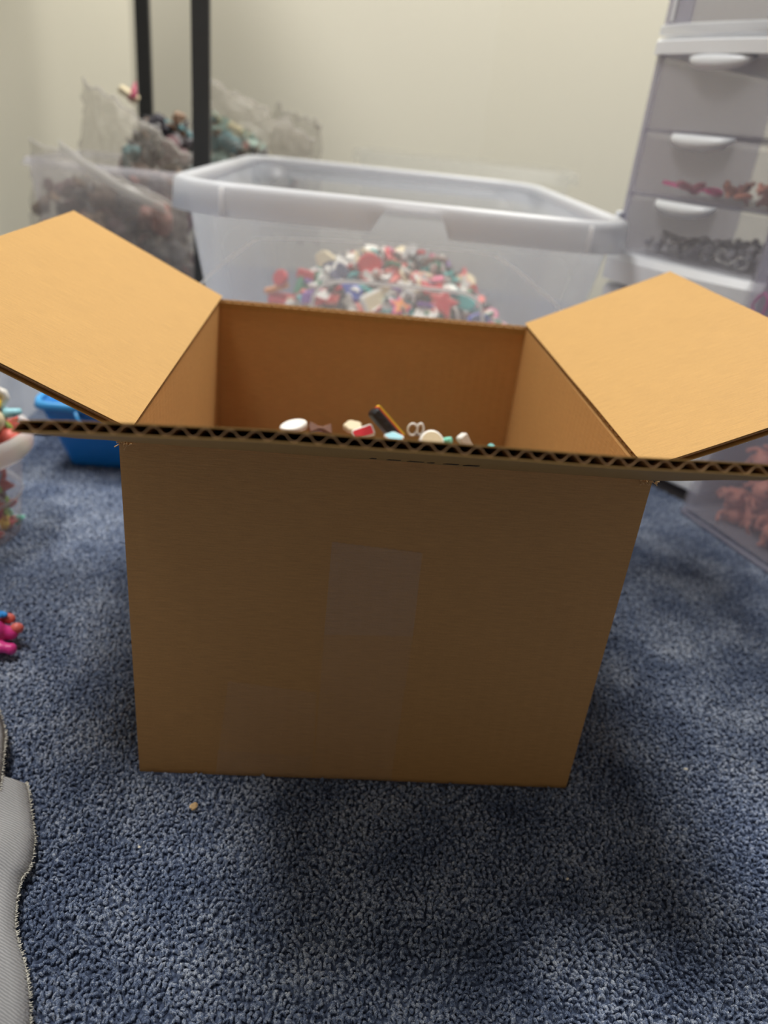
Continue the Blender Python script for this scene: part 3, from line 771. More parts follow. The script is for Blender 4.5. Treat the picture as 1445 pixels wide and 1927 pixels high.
# lowest unit, white
ta = tower_empty(0.002, 'lowest white unit of the drawer towers right of the tote, mostly behind the box flap')
bm = bmesh.new(); add_box(bm, 0, TWd, 0, TDp, 0.016, 0.030, 0.003); add_box(bm, 0, 0.006, 0, TDp, 0.03, 0.19); add_box(bm, TWd - 0.006, TWd, 0, TDp, 0.03, 0.19); add_box(bm, 0.006, TWd - 0.006, TDp - 0.004, TDp, 0.03, 0.19)
bowed_ledge(bm, 0, TWd, 0, 0.008, TDp, 0.19, 0.209)
link_bm('frame', bm, M_WHITE, ta)
bm = bmesh.new(); add_box(bm, 0.006, TWd - 0.006, 0.006, TDp - 0.006, 0.0, 0.016)
tag(link_bm('gap_shade_block', bm, M_DARK, ta), 'dark fill for the shadowed gap under the unit')  # dark block stands in for the shade beneath the raised frame
for z0, z1 in ((0.033, 0.083), (0.086, 0.136), (0.139, 0.187)): drawer(ta, z0, z1, 0.002, 0.22, M_WHITE)
# middle unit with three clear drawers
tb = tower_empty(0.214, 'middle clear drawer tower with white base and three clear drawers')
bm = bmesh.new(); bowed_ledge(bm, -0.002, TWd + 0.002, -0.004, 0.016, TDp, 0.002, 0.033)
tag(link_bm('base', bm, M_WHITE, tb), 'thick white bowed base')
bm = bmesh.new()
for x0, x1 in ((0.0, 0.003), (TWd - 0.003, TWd)): add_box(bm, x0, x1, 0.004, TDp, 0.033, 0.226)
for x0, x1 in ((0.003, 0.0085), (TWd - 0.0085, TWd - 0.003)): add_box(bm, x0, x1, 0.004, 0.007, 0.033, 0.226)
for z in (0.094, 0.157): add_box(bm, 0.003, TWd - 0.003, 0.004, TDp - 0.003, z - 0.001, z + 0.001)
link_bm('frame', bm, M_CLEARF, tb)
bm = bmesh.new(); add_box(bm, 0.003, TWd - 0.003, TDp - 0.003, TDp, 0.033, 0.226)
link_bm('back_panel', bm, M_FAINT, tb)
bm = bmesh.new(); bowed_ledge(bm, -0.001, TWd + 0.001, 0.0, 0.010, TDp, 0.226, 0.241)
tag(link_bm('top', bm, M_WHITE, tb), 'white bowed top')
DZ = [(0.034, 0.091), (0.096, 0.154), (0.159, 0.224)]
for z0, z1 in DZ: drawer(tb, z0, z1, 0.001)
bm = bmesh.new(); add_box(bm, -0.006, 0.0, 0.0, 0.012, 0.058, 0.074, 0.002); add_box(bm, -0.003, 0.004, -0.008, 0.0, 0.044, 0.062, 0.002)
tag(link_bm('side_clip', bm, M_WHITE, tb), 'small white clip on the left side')
# top unit, empty
tc_ = tower_empty(0.457, 'topmost clear drawer tower with an empty drawer bay, cut by the top of the picture')
bm = bmesh.new(); bowed_ledge(bm, 0.0, TWd, 0.0, 0.010, TDp, 0.0, 0.010)
tag(link_bm('base', bm, M_RIM, tc_), 'milky bowed base')
bm = bmesh.new()
add_box(bm, 0, 0.003, 0.004, TDp, 0.010, 0.21); add_box(bm, TWd - 0.003, TWd, 0.004, TDp, 0.010, 0.21)
add_box(bm, 0.003, 0.030, 0.004, 0.007, 0.010, 0.21); add_box(bm, TWd - 0.030, TWd - 0.003, 0.004, 0.007, 0.010, 0.21)
link_bm('frame', bm, M_CLEARF, tc_)
bm = bmesh.new(); add_box(bm, 0.008, 0.012, 0.001, 0.004, 0.012, 0.21, 0.001)
link_bm('highlight_strip', bm, M_WHITE, tc_)  # white strip paints the highlight line along the left post
bm = bmesh.new(); bowed_ledge(bm, 0.0, TWd, 0.0, 0.010, TDp, 0.21, 0.225); link_bm('top', bm, M_WHITE, tc_)
bm = bmesh.new(); add_box(bm, 0.065, TWd - 0.01, 0.02, TDp, 0.042, 0.048, 0.001)
tag(link_bm('drawer_runner', bm, M_BLACK, tc_), 'dark cross piece in the opening')

def tw(lx, ly, z):
    c, s = math.cos(TDIR), math.sin(TDIR); return Vector((TP.x + lx * c - ly * s, TP.y + lx * s + ly * c, z))
# contents of the drawers
def scrap(kind, c, loc, rot, label, group, s, cat='charm', stud=False):
    o = charm(kind, c, c, loc, rot, label, group, s, 0.003, None, stud); o['category'] = cat; return o
for i in range(9):
    scrap(rnd.choice(['cloud', 'oval', 'bow']), ['magenta', 'rose', 'rose'][i % 3], tw(0.040 + 0.009 * i, 0.012 + rnd.uniform(0, .05), 0.214 + 0.101 + rnd.uniform(0, .007)), (rnd.uniform(-.5, .5), rnd.uniform(-.5, .5), rnd.uniform(0, 6)),
          'magenta or rose trinket at the left of the middle clear drawer', 'pink trinkets in the middle drawer', 0.010, 'trinket')
for i in range(10):
    scrap(rnd.choice(['flower', 'star', 'round']), 'copper', tw(0.100 + 0.007 * i, 0.012 + rnd.uniform(0, .06), 0.214 + 0.101 + rnd.uniform(0, .012)), (rnd.uniform(0, 1.2), rnd.uniform(-.5, .5), rnd.uniform(0, 6)),
          'copper coloured trinket at the right of the middle clear drawer', 'copper trinkets in the middle drawer', 0.0095, 'trinket')
bm = bmesh.new(); add_tube(bm, [(0.0065 * math.cos(t), 0.0065 * math.sin(t), 0) for t in [k * 2 * math.pi / 20 for k in range(20)]], 0.0012, 6, closed=True)
ring_me = bpy.data.meshes.new('key_ring'); bm.to_mesh(ring_me); bm.free(); ring_me.materials.append(MC['steel'])
for i in range(24):
    o = bpy.data.objects.new('metal_ring', ring_me); col.objects.link(o)
    o.location = tw(0.028 + 0.0062 * i, 0.010 + rnd.uniform(0, .05), 0.214 + 0.043 + rnd.uniform(0, .012)); o.rotation_euler = (rnd.uniform(0.2, 1.5), rnd.uniform(-.5, .5), rnd.uniform(0, 6))
    tag(o, 'small silver metal ring in the lowest clear drawer', 'ring', 'silver rings in the lowest clear drawer')
bm = bmesh.new()
for i in range(170):
    r = bmesh.ops.create_icosphere(bm, subdivisions=1, radius=rnd.uniform(.003, .0055)); lx = rnd.uniform(0.018, 0.175); h_ = 0.004 + 0.018 * min(1, lx / 0.12)
    p_ = tw(lx, rnd.uniform(0.012, 0.2), 0.214 + 0.038 + rnd.uniform(0, h_)); bmesh.ops.translate(bm, verts=r['verts'], vec=p_)
tag(link_bm('bead_heap', bm, plain('dark_bead', S(138, 138, 146), 0.4)), 'dark grey beads heaped in the lowest clear drawer', 'beads', kind='stuff')

# ------------------------------------------------------------------ tall clear drawer unit at the right edge
bd = Vector((0.040, -0.128, 0)).normalized(); BA = math.atan2(bd.y, bd.x); BP = Vector((0.487, 0.400, 0.002))
tall = empty('tall_clear_drawer_unit', BP, BA, 'tall lavender-tinted clear drawer unit at the right edge, in front of the drawer towers', 'drawer tower')
BW, BDp, BH = 0.30, 0.26, 0.42
bm = bmesh.new()
add_box(bm, 0, 0.002, 0.0, BDp, 0.004, BH); add_box(bm, BW - 0.002, BW, 0, BDp, 0.004, BH); add_box(bm, 0.002, BW - 0.002, BDp - 0.002, BDp, 0.004, BH)
add_box(bm, 0.002, BW - 0.002, 0.006, BDp - 0.002, 0.196, 0.199); add_box(bm, 0, BW, 0, BDp, BH, BH + 0.008, 0.002)
add_box(bm, 0.002, BW - 0.002, 0.006, BDp - 0.002, 0.004, 0.007)
link_bm('frame', bm, M_CLEAR, tall)
bm = bmesh.new(); add_tube(bm, [(0.003, -0.001, 0.0035), (BW - 0.003, -0.001, 0.0035)], 0.0028, 8); add_tube(bm, [(0.003, 0, 0.0035), (0.003, BDp, 0.0035)], 0.0035, 8)
link_bm('bottom_rim', bm, M_CLEARF, tall)
M_LAV = plastic('lavender_clear_plastic', S(222, 222, 238), 0.18, 0.25, edge=0.12)
for z0, z1 in ((0.008, 0.192), (0.201, 0.412)):
    bm = bmesh.new(); t = 0.0016
    add_box(bm, 0.003, BW - 0.003, 0, t, z0, z1, 0.0006); add_box(bm, 0.004, 0.004 + t, t, BDp - 0.02, z0, z1 - 0.02); add_box(bm, BW - 0.004 - t, BW - 0.004, t, BDp - 0.02, z0, z1 - 0.02)
    add_box(bm, 0.006, BW - 0.006, t, BDp - 0.02, z0, z0 + t)
    link_bm('drawer', bm, M_LAV, tall)
def bw(lx, ly, z):
    n = Vector((-bd.y, bd.x, 0)); return Vector((BP.x, BP.y, 0)) + bd * lx + n * ly + Vector((0, 0, z))

# small octopus-like rubber toy, one remeshed body with its limbs
def toy_proto(name, size, mat, legs=6, ring=True, remesh=True):
    bm = bmesh.new()
    bmesh.ops.create_uvsphere(bm, u_segments=16, v_segments=10, radius=size * 0.5, matrix=Matrix.Translation((0, 0, size * 0.45)) @ Matrix.Diagonal((1, 1, 1.05, 1)))
    for k in range(legs):
        a = 2 * math.pi * k / legs; P = []; tp = []
        for j in range(6):
            u = j / 5; r = size * (0.25 + 0.62 * u); P.append((r * math.cos(a + u * 0.5), r * math.sin(a + u * 0.5), size * (0.25 - 0.28 * math.sin(u * 2.2) + 0.16 * u * u * 2))); tp.append(1 - 0.45 * u)
        add_tube(bm, P, size * 0.17, 8, taper=tp)
        bmesh.ops.create_uvsphere(bm, u_segments=8, v_segments=6, radius=size * 0.13, matrix=Matrix.Translation(P[-1]))
    o = link_bm(name, bm, mat, None, True)
    m = o.modifiers.new('r', 'REMESH'); m.mode = 'VOXEL'; m.voxel_size = size * 0.055; m.use_smooth_shade = True
    s = o.modifiers.new('s', 'SMOOTH'); s.iterations = 3; bake(o)
    bm = bmesh.new()
    for s_ in (-1, 1):
        bmesh.ops.create_uvsphere(bm, u_segments=8, v_segments=6, radius=size * 0.085, matrix=Matrix.Translation((s_ * size * 0.2, -size * 0.44, size * 0.55)))
    link_bm('eye', bm, MC['brown'] if mat is not MC['brown'] else MC['black'], o, True)
    return o
octo = toy_proto('rubber_octopus', 0.020, MC['terracotta'])
octo['category'] = 'toy'
first = True; n_o = 0
for lay in range(3):
    for i in range(12):
        for j in range(4):
            lx = 0.038 + 0.0225 * i + rnd.uniform(-.004, .004); z = 0.0235 + 0.0225 * j + rnd.uniform(-.002, .003); ly = 0.027 + 0.026 * lay + rnd.uniform(-.004, .004)
            if lx > 0.27: continue
            if lx < 0.034 + 0.006 * j: continue
            rot = (rnd.uniform(0, 6), rnd.uniform(0, 6), rnd.uniform(0, 6))
            if first: octo.location = bw(lx, ly, z); octo.rotation_euler = rot; octo['label'] = 'terracotta pink rubber octopus in the lower drawer at the right edge'; octo['group'] = 'terracotta octopus toys'; first = False
            else: copy_thing(octo, bw(lx, ly, z), rot, 'terracotta pink rubber octopus in the lower drawer at the right edge', 'terracotta octopus toys')
# magenta toy with a diamond-shaped ring in the upper drawer
mg = empty('keyring_toy', bw(0.018, 0.006, 0.2045), BA, 'magenta plastic toy with an open diamond ring, in the upper drawer at the right edge', 'toy')
mg.scale = (0.62, 0.62, 0.62)
mm = plain('magenta_plastic', S(190, 70, 140), 0.35, 0.05)
bm = bmesh.new(); add_tube(bm, [(-0.022, 0, 0.040), (-0.014, 0, 0.054), (-0.004, 0, 0.062), (0.006, 0, 0.052), (0.004, 0, 0.032), (-0.010, 0, 0.024)], 0.0024, 8, closed=True)
link_bm('diamond_ring', bm, mm, mg)
bm = bmesh.new()
bmesh.ops.create_uvsphere(bm, u_segments=16, v_segments=10, radius=0.028, matrix=Matrix.Translation((0.032, 0.016, 0.0295)) @ Matrix.Diagonal((1, 0.7, 1.1, 1)))
bmesh.ops.create_uvsphere(bm, u_segments=16, v_segments=10, radius=0.018, matrix=Matrix.Translation((0.022, 0.014, 0.062)))
bmesh.ops.create_uvsphere(bm, u_segments=12, v_segments=8, radius=0.008, matrix=Matrix.Translation((0.009, 0.008, 0.056)))
link_bm('toy_body', bm, mm, mg, True)
for i in range(8):
    scrap(['heart', 'flower', 'star', 'round'][i % 4], ['magenta', 'rose'][i % 2], bw(0.085 + 0.021 * i, 0.02 + rnd.uniform(0, .03), 0.214), (rnd.uniform(.8, 1.4), 0, BA), 'flat magenta or rose charm in the upper drawer at the right edge', 'magenta charms in the upper right drawer', 0.013)

# ------------------------------------------------------------------ rack posts
def post(x, y, label, wd=0.030, angle=0.0):
    bm = bmesh.new(); h = 2.0; t = 0.003
    # L-shaped steel angle with edge lips
    add_box(bm, -wd / 2, wd / 2, -t / 2, t / 2, 0, h, 0.0008); add_box(bm, -wd / 2, -wd / 2 + t, t / 2, wd, 0, h, 0.0008)
    add_box(bm, wd / 2 - t, wd / 2, t / 2, wd * 0.5, 0, h, 0.0008)
    o = link_bm('post', bm, M_BLACK, rack); o.location = (x - RK.x, y - RK.y, 0.0); o.rotation_euler = (0, 0, angle); tag(o, label); return o
RK = Vector((-0.30, 1.15, 0.002))
rack = empty('shelving_rack', RK, 0, 'black metal shelving rack with narrow posts behind the bagged charms', 'rack')
post(-0.1015, 0.83, 'near post', 0.0235); post(-0.290, 1.33, 'far post', 0.026)
post(-0.62, 0.66, 'outer near post'); post(-0.80, 1.05, 'outer far post')
bm = bmesh.new()
vs = []
for z in (1.02, 1.045):
    vs.append([bm.verts.new((x - RK.x, y - RK.y, z)) for x, y in ((-0.085, 0.82), (-0.275, 1.36), (-0.82, 1.08), (-0.63, 0.64))])
bm.faces.new(vs[0]); bm.faces.new(vs[1][::-1])
for k in range(4): bm.faces.new((vs[0][k], vs[0][(k + 1) % 4], vs[1][(k + 1) % 4], vs[1][k]))
link_bm('unseen_shade_shelf', bm, M_BLACK, rack)  # upper board out of view, added to shade the left wall

# ------------------------------------------------------------------ clear bin full of bagged toys at the left
lb = empty('bag_bin', (-0.245, 1.045, 0.002), 0, 'dim clear bin under the plastic bags, behind the near rack post', 'storage tub')
rings = [[(x, y, z) for x, y in rrect(0, 0, 0.25 - 2 * i, 0.28 - 2 * i, 0.03, 5)] for z, i in ((0, 0.02), (0.01, 0.014), (0.12, 0.008), (0.25, 0.0), (0.253, -0.004), (0.243, -0.008))]
V, F = loft(rings); solid(link_mesh('tub_body', V, F, M_CLEAR, lb, smooth=True), 0.002, 0)

def bag(name, quad, bulge, label, seed, nu=46, nv=40, fold=0.010, seal=True):
    """thin crumpled polythene bag: two sheets joined at the rim; quad = four corners (bl, br, tr, tl)"""
    q = [Vector(p) for p in quad]; c0 = (q[0] + q[1] + q[2] + q[3]) / 4
    n = (q[1] - q[0]).cross(q[3] - q[0]).normalized()
    if n.y > 0: n = -n
    e = bpy.data.objects.new(name, None); col.objects.link(e); e.location = c0; e.empty_display_size = 0.02; tag(e, label, 'bag', 'crumpled clear bags')
    V = []; F = []
    for side in (0, 1):
        for j in range(nv + 1):
            for i in range(nu + 1):
                u, v = i / nu, j / nv
                p = q[0].lerp(q[1], u).lerp(q[3].lerp(q[2], u), v)
                k = (math.sin(math.pi * u) * math.sin(math.pi * v)) ** 0.5
                s = 1 if side == 0 else -0.7
                a = noise.noise(Vector((u * 3.5 + seed, v * 2.2, side * 9))) ; b = abs(noise.noise(Vector((u * 9 + v * 4 + seed, v * 3, side * 5 + 2)))); c = abs(noise.noise(Vector((u * 16, v * 14 + u * 8, seed))))
                d = k * (bulge * s + s * bulge * 0.5 * a + fold * b - fold * 0.7 * c)
                wob = (1 - k) * 0.014 * Vector((noise.noise(Vector((u * 9, v * 9, seed))), 0, noise.noise(Vector((u * 9, v * 9, seed + 5)))))
                V.append(p + n * d + wob - c0)
    n1 = (nu + 1) * (nv + 1)
    for j in range(nv):
        for i in range(nu):
            a = j * (nu + 1) + i
            F.append((a, a + 1, a + nu + 2, a + nu + 1)); F.append((n1 + a, n1 + a + nu + 1, n1 + a + nu + 2, n1 + a + 1))
    link_mesh('film', V, F, M_BAG, e, smooth=True)
    if seal:
        bm = bmesh.new(); P = [V[nv * (nu + 1) + i] + n * 0.001 for i in range(nu + 1)]
        add_tube(bm, P, 0.0016, 6); link_bm('zip_seal', bm, M_BAGEDGE, e)
    return e
def rp(px, py, y): return raypt(px, py, y)
bag('plastic_bag', (rp(60, 560, .88), rp(380, 580, .875), rp(345, 392, .875), rp(55, 262, .89)), 0.022, 'crumpled clear bag filling the front of the dim bin at the left', 3)
bag('plastic_bag', (rp(150, 330, .97), rp(345, 470, .93), rp(375, 306, .93), rp(158, 146, .97)), 0.024, 'large clear bag flopped open above the bin, left of the near post', 11, fold=0.018)
bag('plastic_bag', (rp(300, 330, 1.05), rp(560, 420, 1.10), rp(592, 262, 1.12), rp(392, 146, 1.07)), 0.030, 'clear bag with teal and cream things, right of the near post', 17, fold=0.012)
bag('plastic_bag', (rp(470, 440, 1.2), rp(602, 460, 1.2), rp(606, 238, 1.2), rp(520, 200, 1.2)), 0.012, 'small crumpled bag corner sticking out at the right of the bags', 23, fold=0.014)
# bag seal band over the bin front
bm = bmesh.new(); P0 = [rp(110, 262, .855), rp(160, 300, .852), (rp(230, 345, .85)), rp(310, 382, .85)]
A = []; B = []
for i, p_ in enumerate(P0): A.append(bm.verts.new(p_)); B.append(bm.verts.new(p_ + Vector((0.0, -0.003, -0.014))))
for i in range(3): bm.faces.new((A[i], A[i + 1], B[i + 1], B[i]))
o = link_bm('folded_bag_mouth', bm, M_BAGEDGE, None, True); solid(o, 0.0012, 0)
tag(o, 'pale folded bag mouth slanting across the front of the dim bin', 'bag')

def lump(loc, size, mats, label, name, cat, group=None, seed=0, flat=0.8):
    """irregular soft toy: merged balls"""
    r = random.Random(seed); bm = bmesh.new()
    for k in range(7):
        v = Vector((r.uniform(-1, 1), r.uniform(-1, 1), r.uniform(-1, 1) * flat)) * size * 0.45
        bmesh.ops.create_uvsphere(bm, u_segments=12, v_segments=8, radius=size * r.uniform(0.25, 0.45), matrix=Matrix.Translation(v))
    o = link_bm(name, bm, mats, None, True); m = o.modifiers.new('r', 'REMESH'); m.mode = 'VOXEL'; m.voxel_size = size * 0.06; m.use_smooth_shade = True
    o.modifiers.new('s', 'SMOOTH').iterations = 4; bake(o); o.location = loc
    return tag(o, label, cat, group)
MD = {k: plain(k + '_toy', v, 0.6, 0.15, 40) for k, v in dict(dusty=S(178, 124, 116), tan=S(150, 122, 100), plum=S(112, 84, 88), brown=S(104, 82, 70), grey=S(150, 148, 150), teal=S(96, 140, 146), cream=S(206, 196, 160), mint=S(160, 186, 176), dark=S(72, 70, 78)).items()}
def jumble(name, label, quad, depth, n, seed, colors, s0, s1):
    """uncounted muted bits filling a bag: chips scattered in the slab behind a quad"""
    r = random.Random(seed); bm = bmesh.new(); q = [Vector(p) for p in quad]; kinds_ = ['heart', 'round', 'tag', 'star', 'oval', 'flower', 'cloud']
    for i in range(n):
        u, v = r.random(), r.random(); p_ = q[0].lerp(q[1], u).lerp(q[3].lerp(q[2], u), v) + Vector((0, r.uniform(0, depth), 0))
        tmp = charm_bm(r.choice(kinds_), r.uniform(s0, s1), 0.004, inset=False)
        tmp.transform(Matrix.Translation(p_) @ Euler((r.uniform(0, 3), r.uniform(-1, 1), r.uniform(0, 6))).to_matrix().to_4x4()); mi = r.randrange(len(colors))
        for f in tmp.faces: f.material_index = mi
        me = bpy.data.meshes.new('tmp'); tmp.to_mesh(me); tmp.free(); bm.from_mesh(me); bpy.data.meshes.remove(me)
    return tag(link_bm(name, bm, [MD[c] for c in colors]), label, 'trinkets', kind='stuff')
jumble('bagged_trinkets', 'dim mauve and brown trinkets packed in the bin at the left', (rp(75, 560, .94), rp(350, 590, .94), rp(350, 335, .94), rp(80, 350, .94)), 0.10, 520, 31, ['plum', 'brown', 'tan', 'dark', 'grey', 'dusty', 'plum', 'dark'], .011, .019)
jumble('bagged_trinkets', 'grey and teal trinkets in the bag left of the near rack post', (rp(190, 370, 1.0), rp(370, 400, 1.0), rp(370, 245, 1.0), rp(265, 225, 1.0)), 0.05, 190, 32, ['grey', 'dark', 'teal', 'plum', 'grey', 'tan'], .008, .014)
jumble('bagged_trinkets', 'teal and pale trinkets in the bag right of the near rack post', (rp(390, 330, 1.07), rp(560, 345, 1.1), rp(470, 262, 1.08), rp(395, 215, 1.07)), 0.04, 120, 33, ['teal', 'mint', 'cream', 'grey', 'mint', 'tan'], .008, .013)
sp_ = [('dusty', 290, 408, .915, .036, 'dusty pink rubber toy in the bin at the left, showing largest'), ('brown', 78, 385, .93, .022, 'brown toy at the left wall of the dim bin'), ('tan', 180, 420, .93, .03, 'tan toy low in the dim bin'),
       ('plum', 130, 355, .95, .026, 'plum toy in the left half of the dim bin'), ('plum', 230, 440, .93, .03, 'plum toy low right in the dim bin'), ('dark', 245, 370, .94, .03, 'dark toy behind the dusty pink one in the dim bin'),
       ('grey', 320, 470, .93, .026, 'grey toy at the lower right of the dim bin'), ('brown', 200, 370, .95, .028, 'brown toy in the middle of the dim bin'), ('dusty', 95, 430, .94, .026, 'dusty pink toy low at the left of the dim bin'),
       ('dark', 300, 345, .97, .03, 'dark toy at the top right of the dim bin')]
for i, (c, px, py, y, s, lab) in enumerate(sp_): lump(rp(px, py, y), s, MD[c], lab, 'rubber_toy', 'toy', None, i + 40)
sp2 = [('dark', 300, 235, 1.0, .024, 'dark toy in the clear bag left of the near post, upper one'), ('tan', 335, 222, 1.0, .018, 'tan toy with small ears near the post'), ('grey', 292, 243, .985, .014, 'pale grey toy in the bag left of the near post'),
       ('plum', 330, 285, .99, .03, 'plum toy low in the bag left of the near post'), ('teal', 250, 290, .985, .022, 'teal toy in the bag left of the near post'), ('teal', 432, 268, 1.07, .030, 'teal toy right of the near post'),
       ('mint', 415, 300, 1.07, .026, 'pale mint toy right of the near post, below the teal one'), ('cream', 440, 248, 1.08, .020, 'cream toy right of the near post, above the teal one'), ('dusty', 462, 275, 1.08, .012, 'small dusty pink toy beside the teal one'),
       ('brown', 270, 330, .975, .03, 'brown toy at the bottom of the bag left of the near post')]
for i, (c, px, py, y, s, lab) in enumerate(sp2): lump(rp(px, py, y), s, MD[c], lab, 'rubber_toy', 'toy', None, i + 60)
pp = empty('pink_cream_toy', rp(240, 182, 1.06), 0.2, 'pink and cream pointed toy poking out below the far rack post', 'toy'); pp.rotation_euler = (0.2, 0.5, 0.1)
link_bm('toy_base', charm_bm('tag', 0.016, 0.008), MC['cream'], pp)
bm = bmesh.new(); bmesh.ops.create_cone(bm, cap_ends=True, segments=12, radius1=0.008, radius2=0.001, depth=0.034, matrix=Matrix.Translation((0.004, 0.006, 0.012)) @ Euler((-0.9, -0.5, 0)).to_matrix().to_4x4())
link_bm('toy_horn', bm, MC['rose'], pp, True)

# ------------------------------------------------------------------ blue bin, small clear bin, deli tub of toys
bb = empty('blue_bin', (-0.118, 0.482, 0.002), 0, 'small bright blue plastic bin on the carpet left of the cardboard box', 'bin')
bb.location = (-0.121, 0.455, 0.002)
rings = [[(x, y, z) for x, y in rrect(0, 0, 0.10 + 2 * i, 0.09 + 2 * i, 0.012, 5)] for z, i in ((0, 0.0), (0.006, 0.001), (0.04, 0.010), (0.07, 0.019))]
V, F = loft(rings); solid(link_mesh('tub_body', V, F, M_BLUE, bb, smooth=True), 0.002)
rings = [[(x, y, z) for x, y in rrect(0, 0, 0.10 + 2 * i, 0.09 + 2 * i, 0.014, 5)] for z, i in ((0.070, 0.018), (0.074, 0.0185), (0.075, 0.021), (0.068, 0.0225))]
V, F = loft(rings, False); solid(link_mesh('rim', V, F, M_BLUEHI, bb, smooth=True), 0.002, 0)
bm = bmesh.new(); add_tube(bm, [(-0.03, -0.067, 0.068), (-0.026, -0.070, 0.056), (-0.012, -0.071, 0.050), (0.012, -0.071, 0.050), (0.026, -0.070, 0.056), (0.03, -0.067, 0.068)], 0.002, 8)
link_bm('handle', bm, M_BLUEHI, bb)

cb = empty('clear_bin', (-0.335, 0.56, 0.002), 0, 'small clear bin standing left of the blue bin, cut off at the left', 'bin')
rings = [[(x, y, z) for x, y in rrect(0, 0, 0.16 + 2 * i, 0.13 + 2 * i, 0.02, 5)] for z, i in ((0, 0.0), (0.006, 0.002), (0.09, 0.012), (0.10, 0.016), (0.09, 0.020))]
V, F = loft(rings); solid(link_mesh('tub_body', V, F, M_RIM, cb, smooth=True), 0.002, 0)

DC = Vector((-0.213, 0.260, 0.0))
deli = empty('deli_tub', DC, 0, 'round clear tub heaped with pastel rubber toys at the left edge', 'tub')
def lathe(prof, n=48):
    V = []; F = []
    for r, z in prof: V += [(r * math.cos(2 * math.pi * k / n), r * math.sin(2 * math.pi * k / n), z) for k in range(n)]
    for i in range(len(prof) - 1):
        for k in range(n): F.append((i * n + k, i * n + (k + 1) % n, (i + 1) * n + (k + 1) % n, (i + 1) * n + k))
    return V, F
V, F = lathe([(0.0005, 0.001), (0.044, 0.001), (0.0480, 0.004), (0.0505, 0.03), (0.0515, 0.040), (0.0525, 0.042), (0.056, 0.085), (0.057, 0.094)])
o = link_mesh('tub_body', V, F, M_CLEAR, deli, smooth=True); solid(o, 0.001)
V, F = lathe([(0.056, 0.080), (0.061, 0.078), (0.0645, 0.082), (0.065, 0.091), (0.063, 0.096), (0.059, 0.097)])
o = link_mesh('rim', V, F, M_LINE, deli, smooth=True); solid(o, 0.0014, 0)
V, F = lathe([(0.0512, 0.038), (0.0528, 0.040), (0.0522, 0.042)]); link_mesh('moulded_line', V, F, M_LINE, deli, smooth=True)

pas = ['mint', 'cream', 'white', 'pink', 'sky', 'coral', 'yellow', 'brown', 'lime', 'magenta', 'red']
protos = {}
def pastel(kind, c, loc, rot, label, s=0.012):
    if kind == 'octo':
        if c not in protos:
            protos[c] = toy_proto('rubber_octopus', 0.015, MC[c]); protos[c]['category'] = 'toy'; o = protos[c]; o.location = loc; o.rotation_euler = rot; o['label'] = label; o['group'] = c + ' octopus toys in the round tub'; return o
        return copy_thing(protos[c], loc, rot, label, c + ' octopus toys in the round tub')
    bm = bmesh.new()
    if kind == 'fish':
        bmesh.ops.create_uvsphere(bm, u_segments=14, v_segments=8, radius=s, matrix=Matrix.Diagonal((1.3, 0.7, 0.8, 1)))
        bmesh.ops.create_cone(bm, cap_ends=True, segments=10, radius1=s * 0.9, radius2=s * 0.1, depth=s * 1.3, matrix=Matrix.Translation((s * 1.5, 0, 0)) @ Matrix.Rotation(-math.pi / 2, 4, 'Y') @ Matrix.Diagonal((1, 0.4, 1, 1)))
    elif kind == 'worm':
        add_tube(bm, [(-s * 1.6 + k * s * 0.4, s * 0.6 * math.sin(k * 0.9), 0) for k in range(9)], s * 0.42, 10, taper=[.6, .9, 1, 1, 1, 1, 1, .9, .5])
    else:
        bmesh.ops.create_uvsphere(bm, u_segments=14, v_segments=8, radius=s * 0.9); bmesh.ops.create_uvsphere(bm, u_segments=12, v_segments=8, radius=s * 0.6, matrix=Matrix.Translation((s * 0.8, 0, s * 0.5)))
        for q in (-1, 1): bmesh.ops.create_cone(bm, cap_ends=True, segments=8, radius1=s * 0.25, radius2=0.0004, depth=s * 0.6, matrix=Matrix.Translation((s * 0.8, q * s * 0.35, s * 1.2)))
    nm = {'fish': 'rubber_fish', 'worm': 'rubber_worm', 'duck': 'rubber_critter'}[kind]
    o = link_bm(nm, bm, MC[c], None, True); o.location = loc; o.rotation_euler = rot; return tag(o, label, 'toy', f'{c} {nm.replace("rubber_", "rubber ")} toys in the round tub')
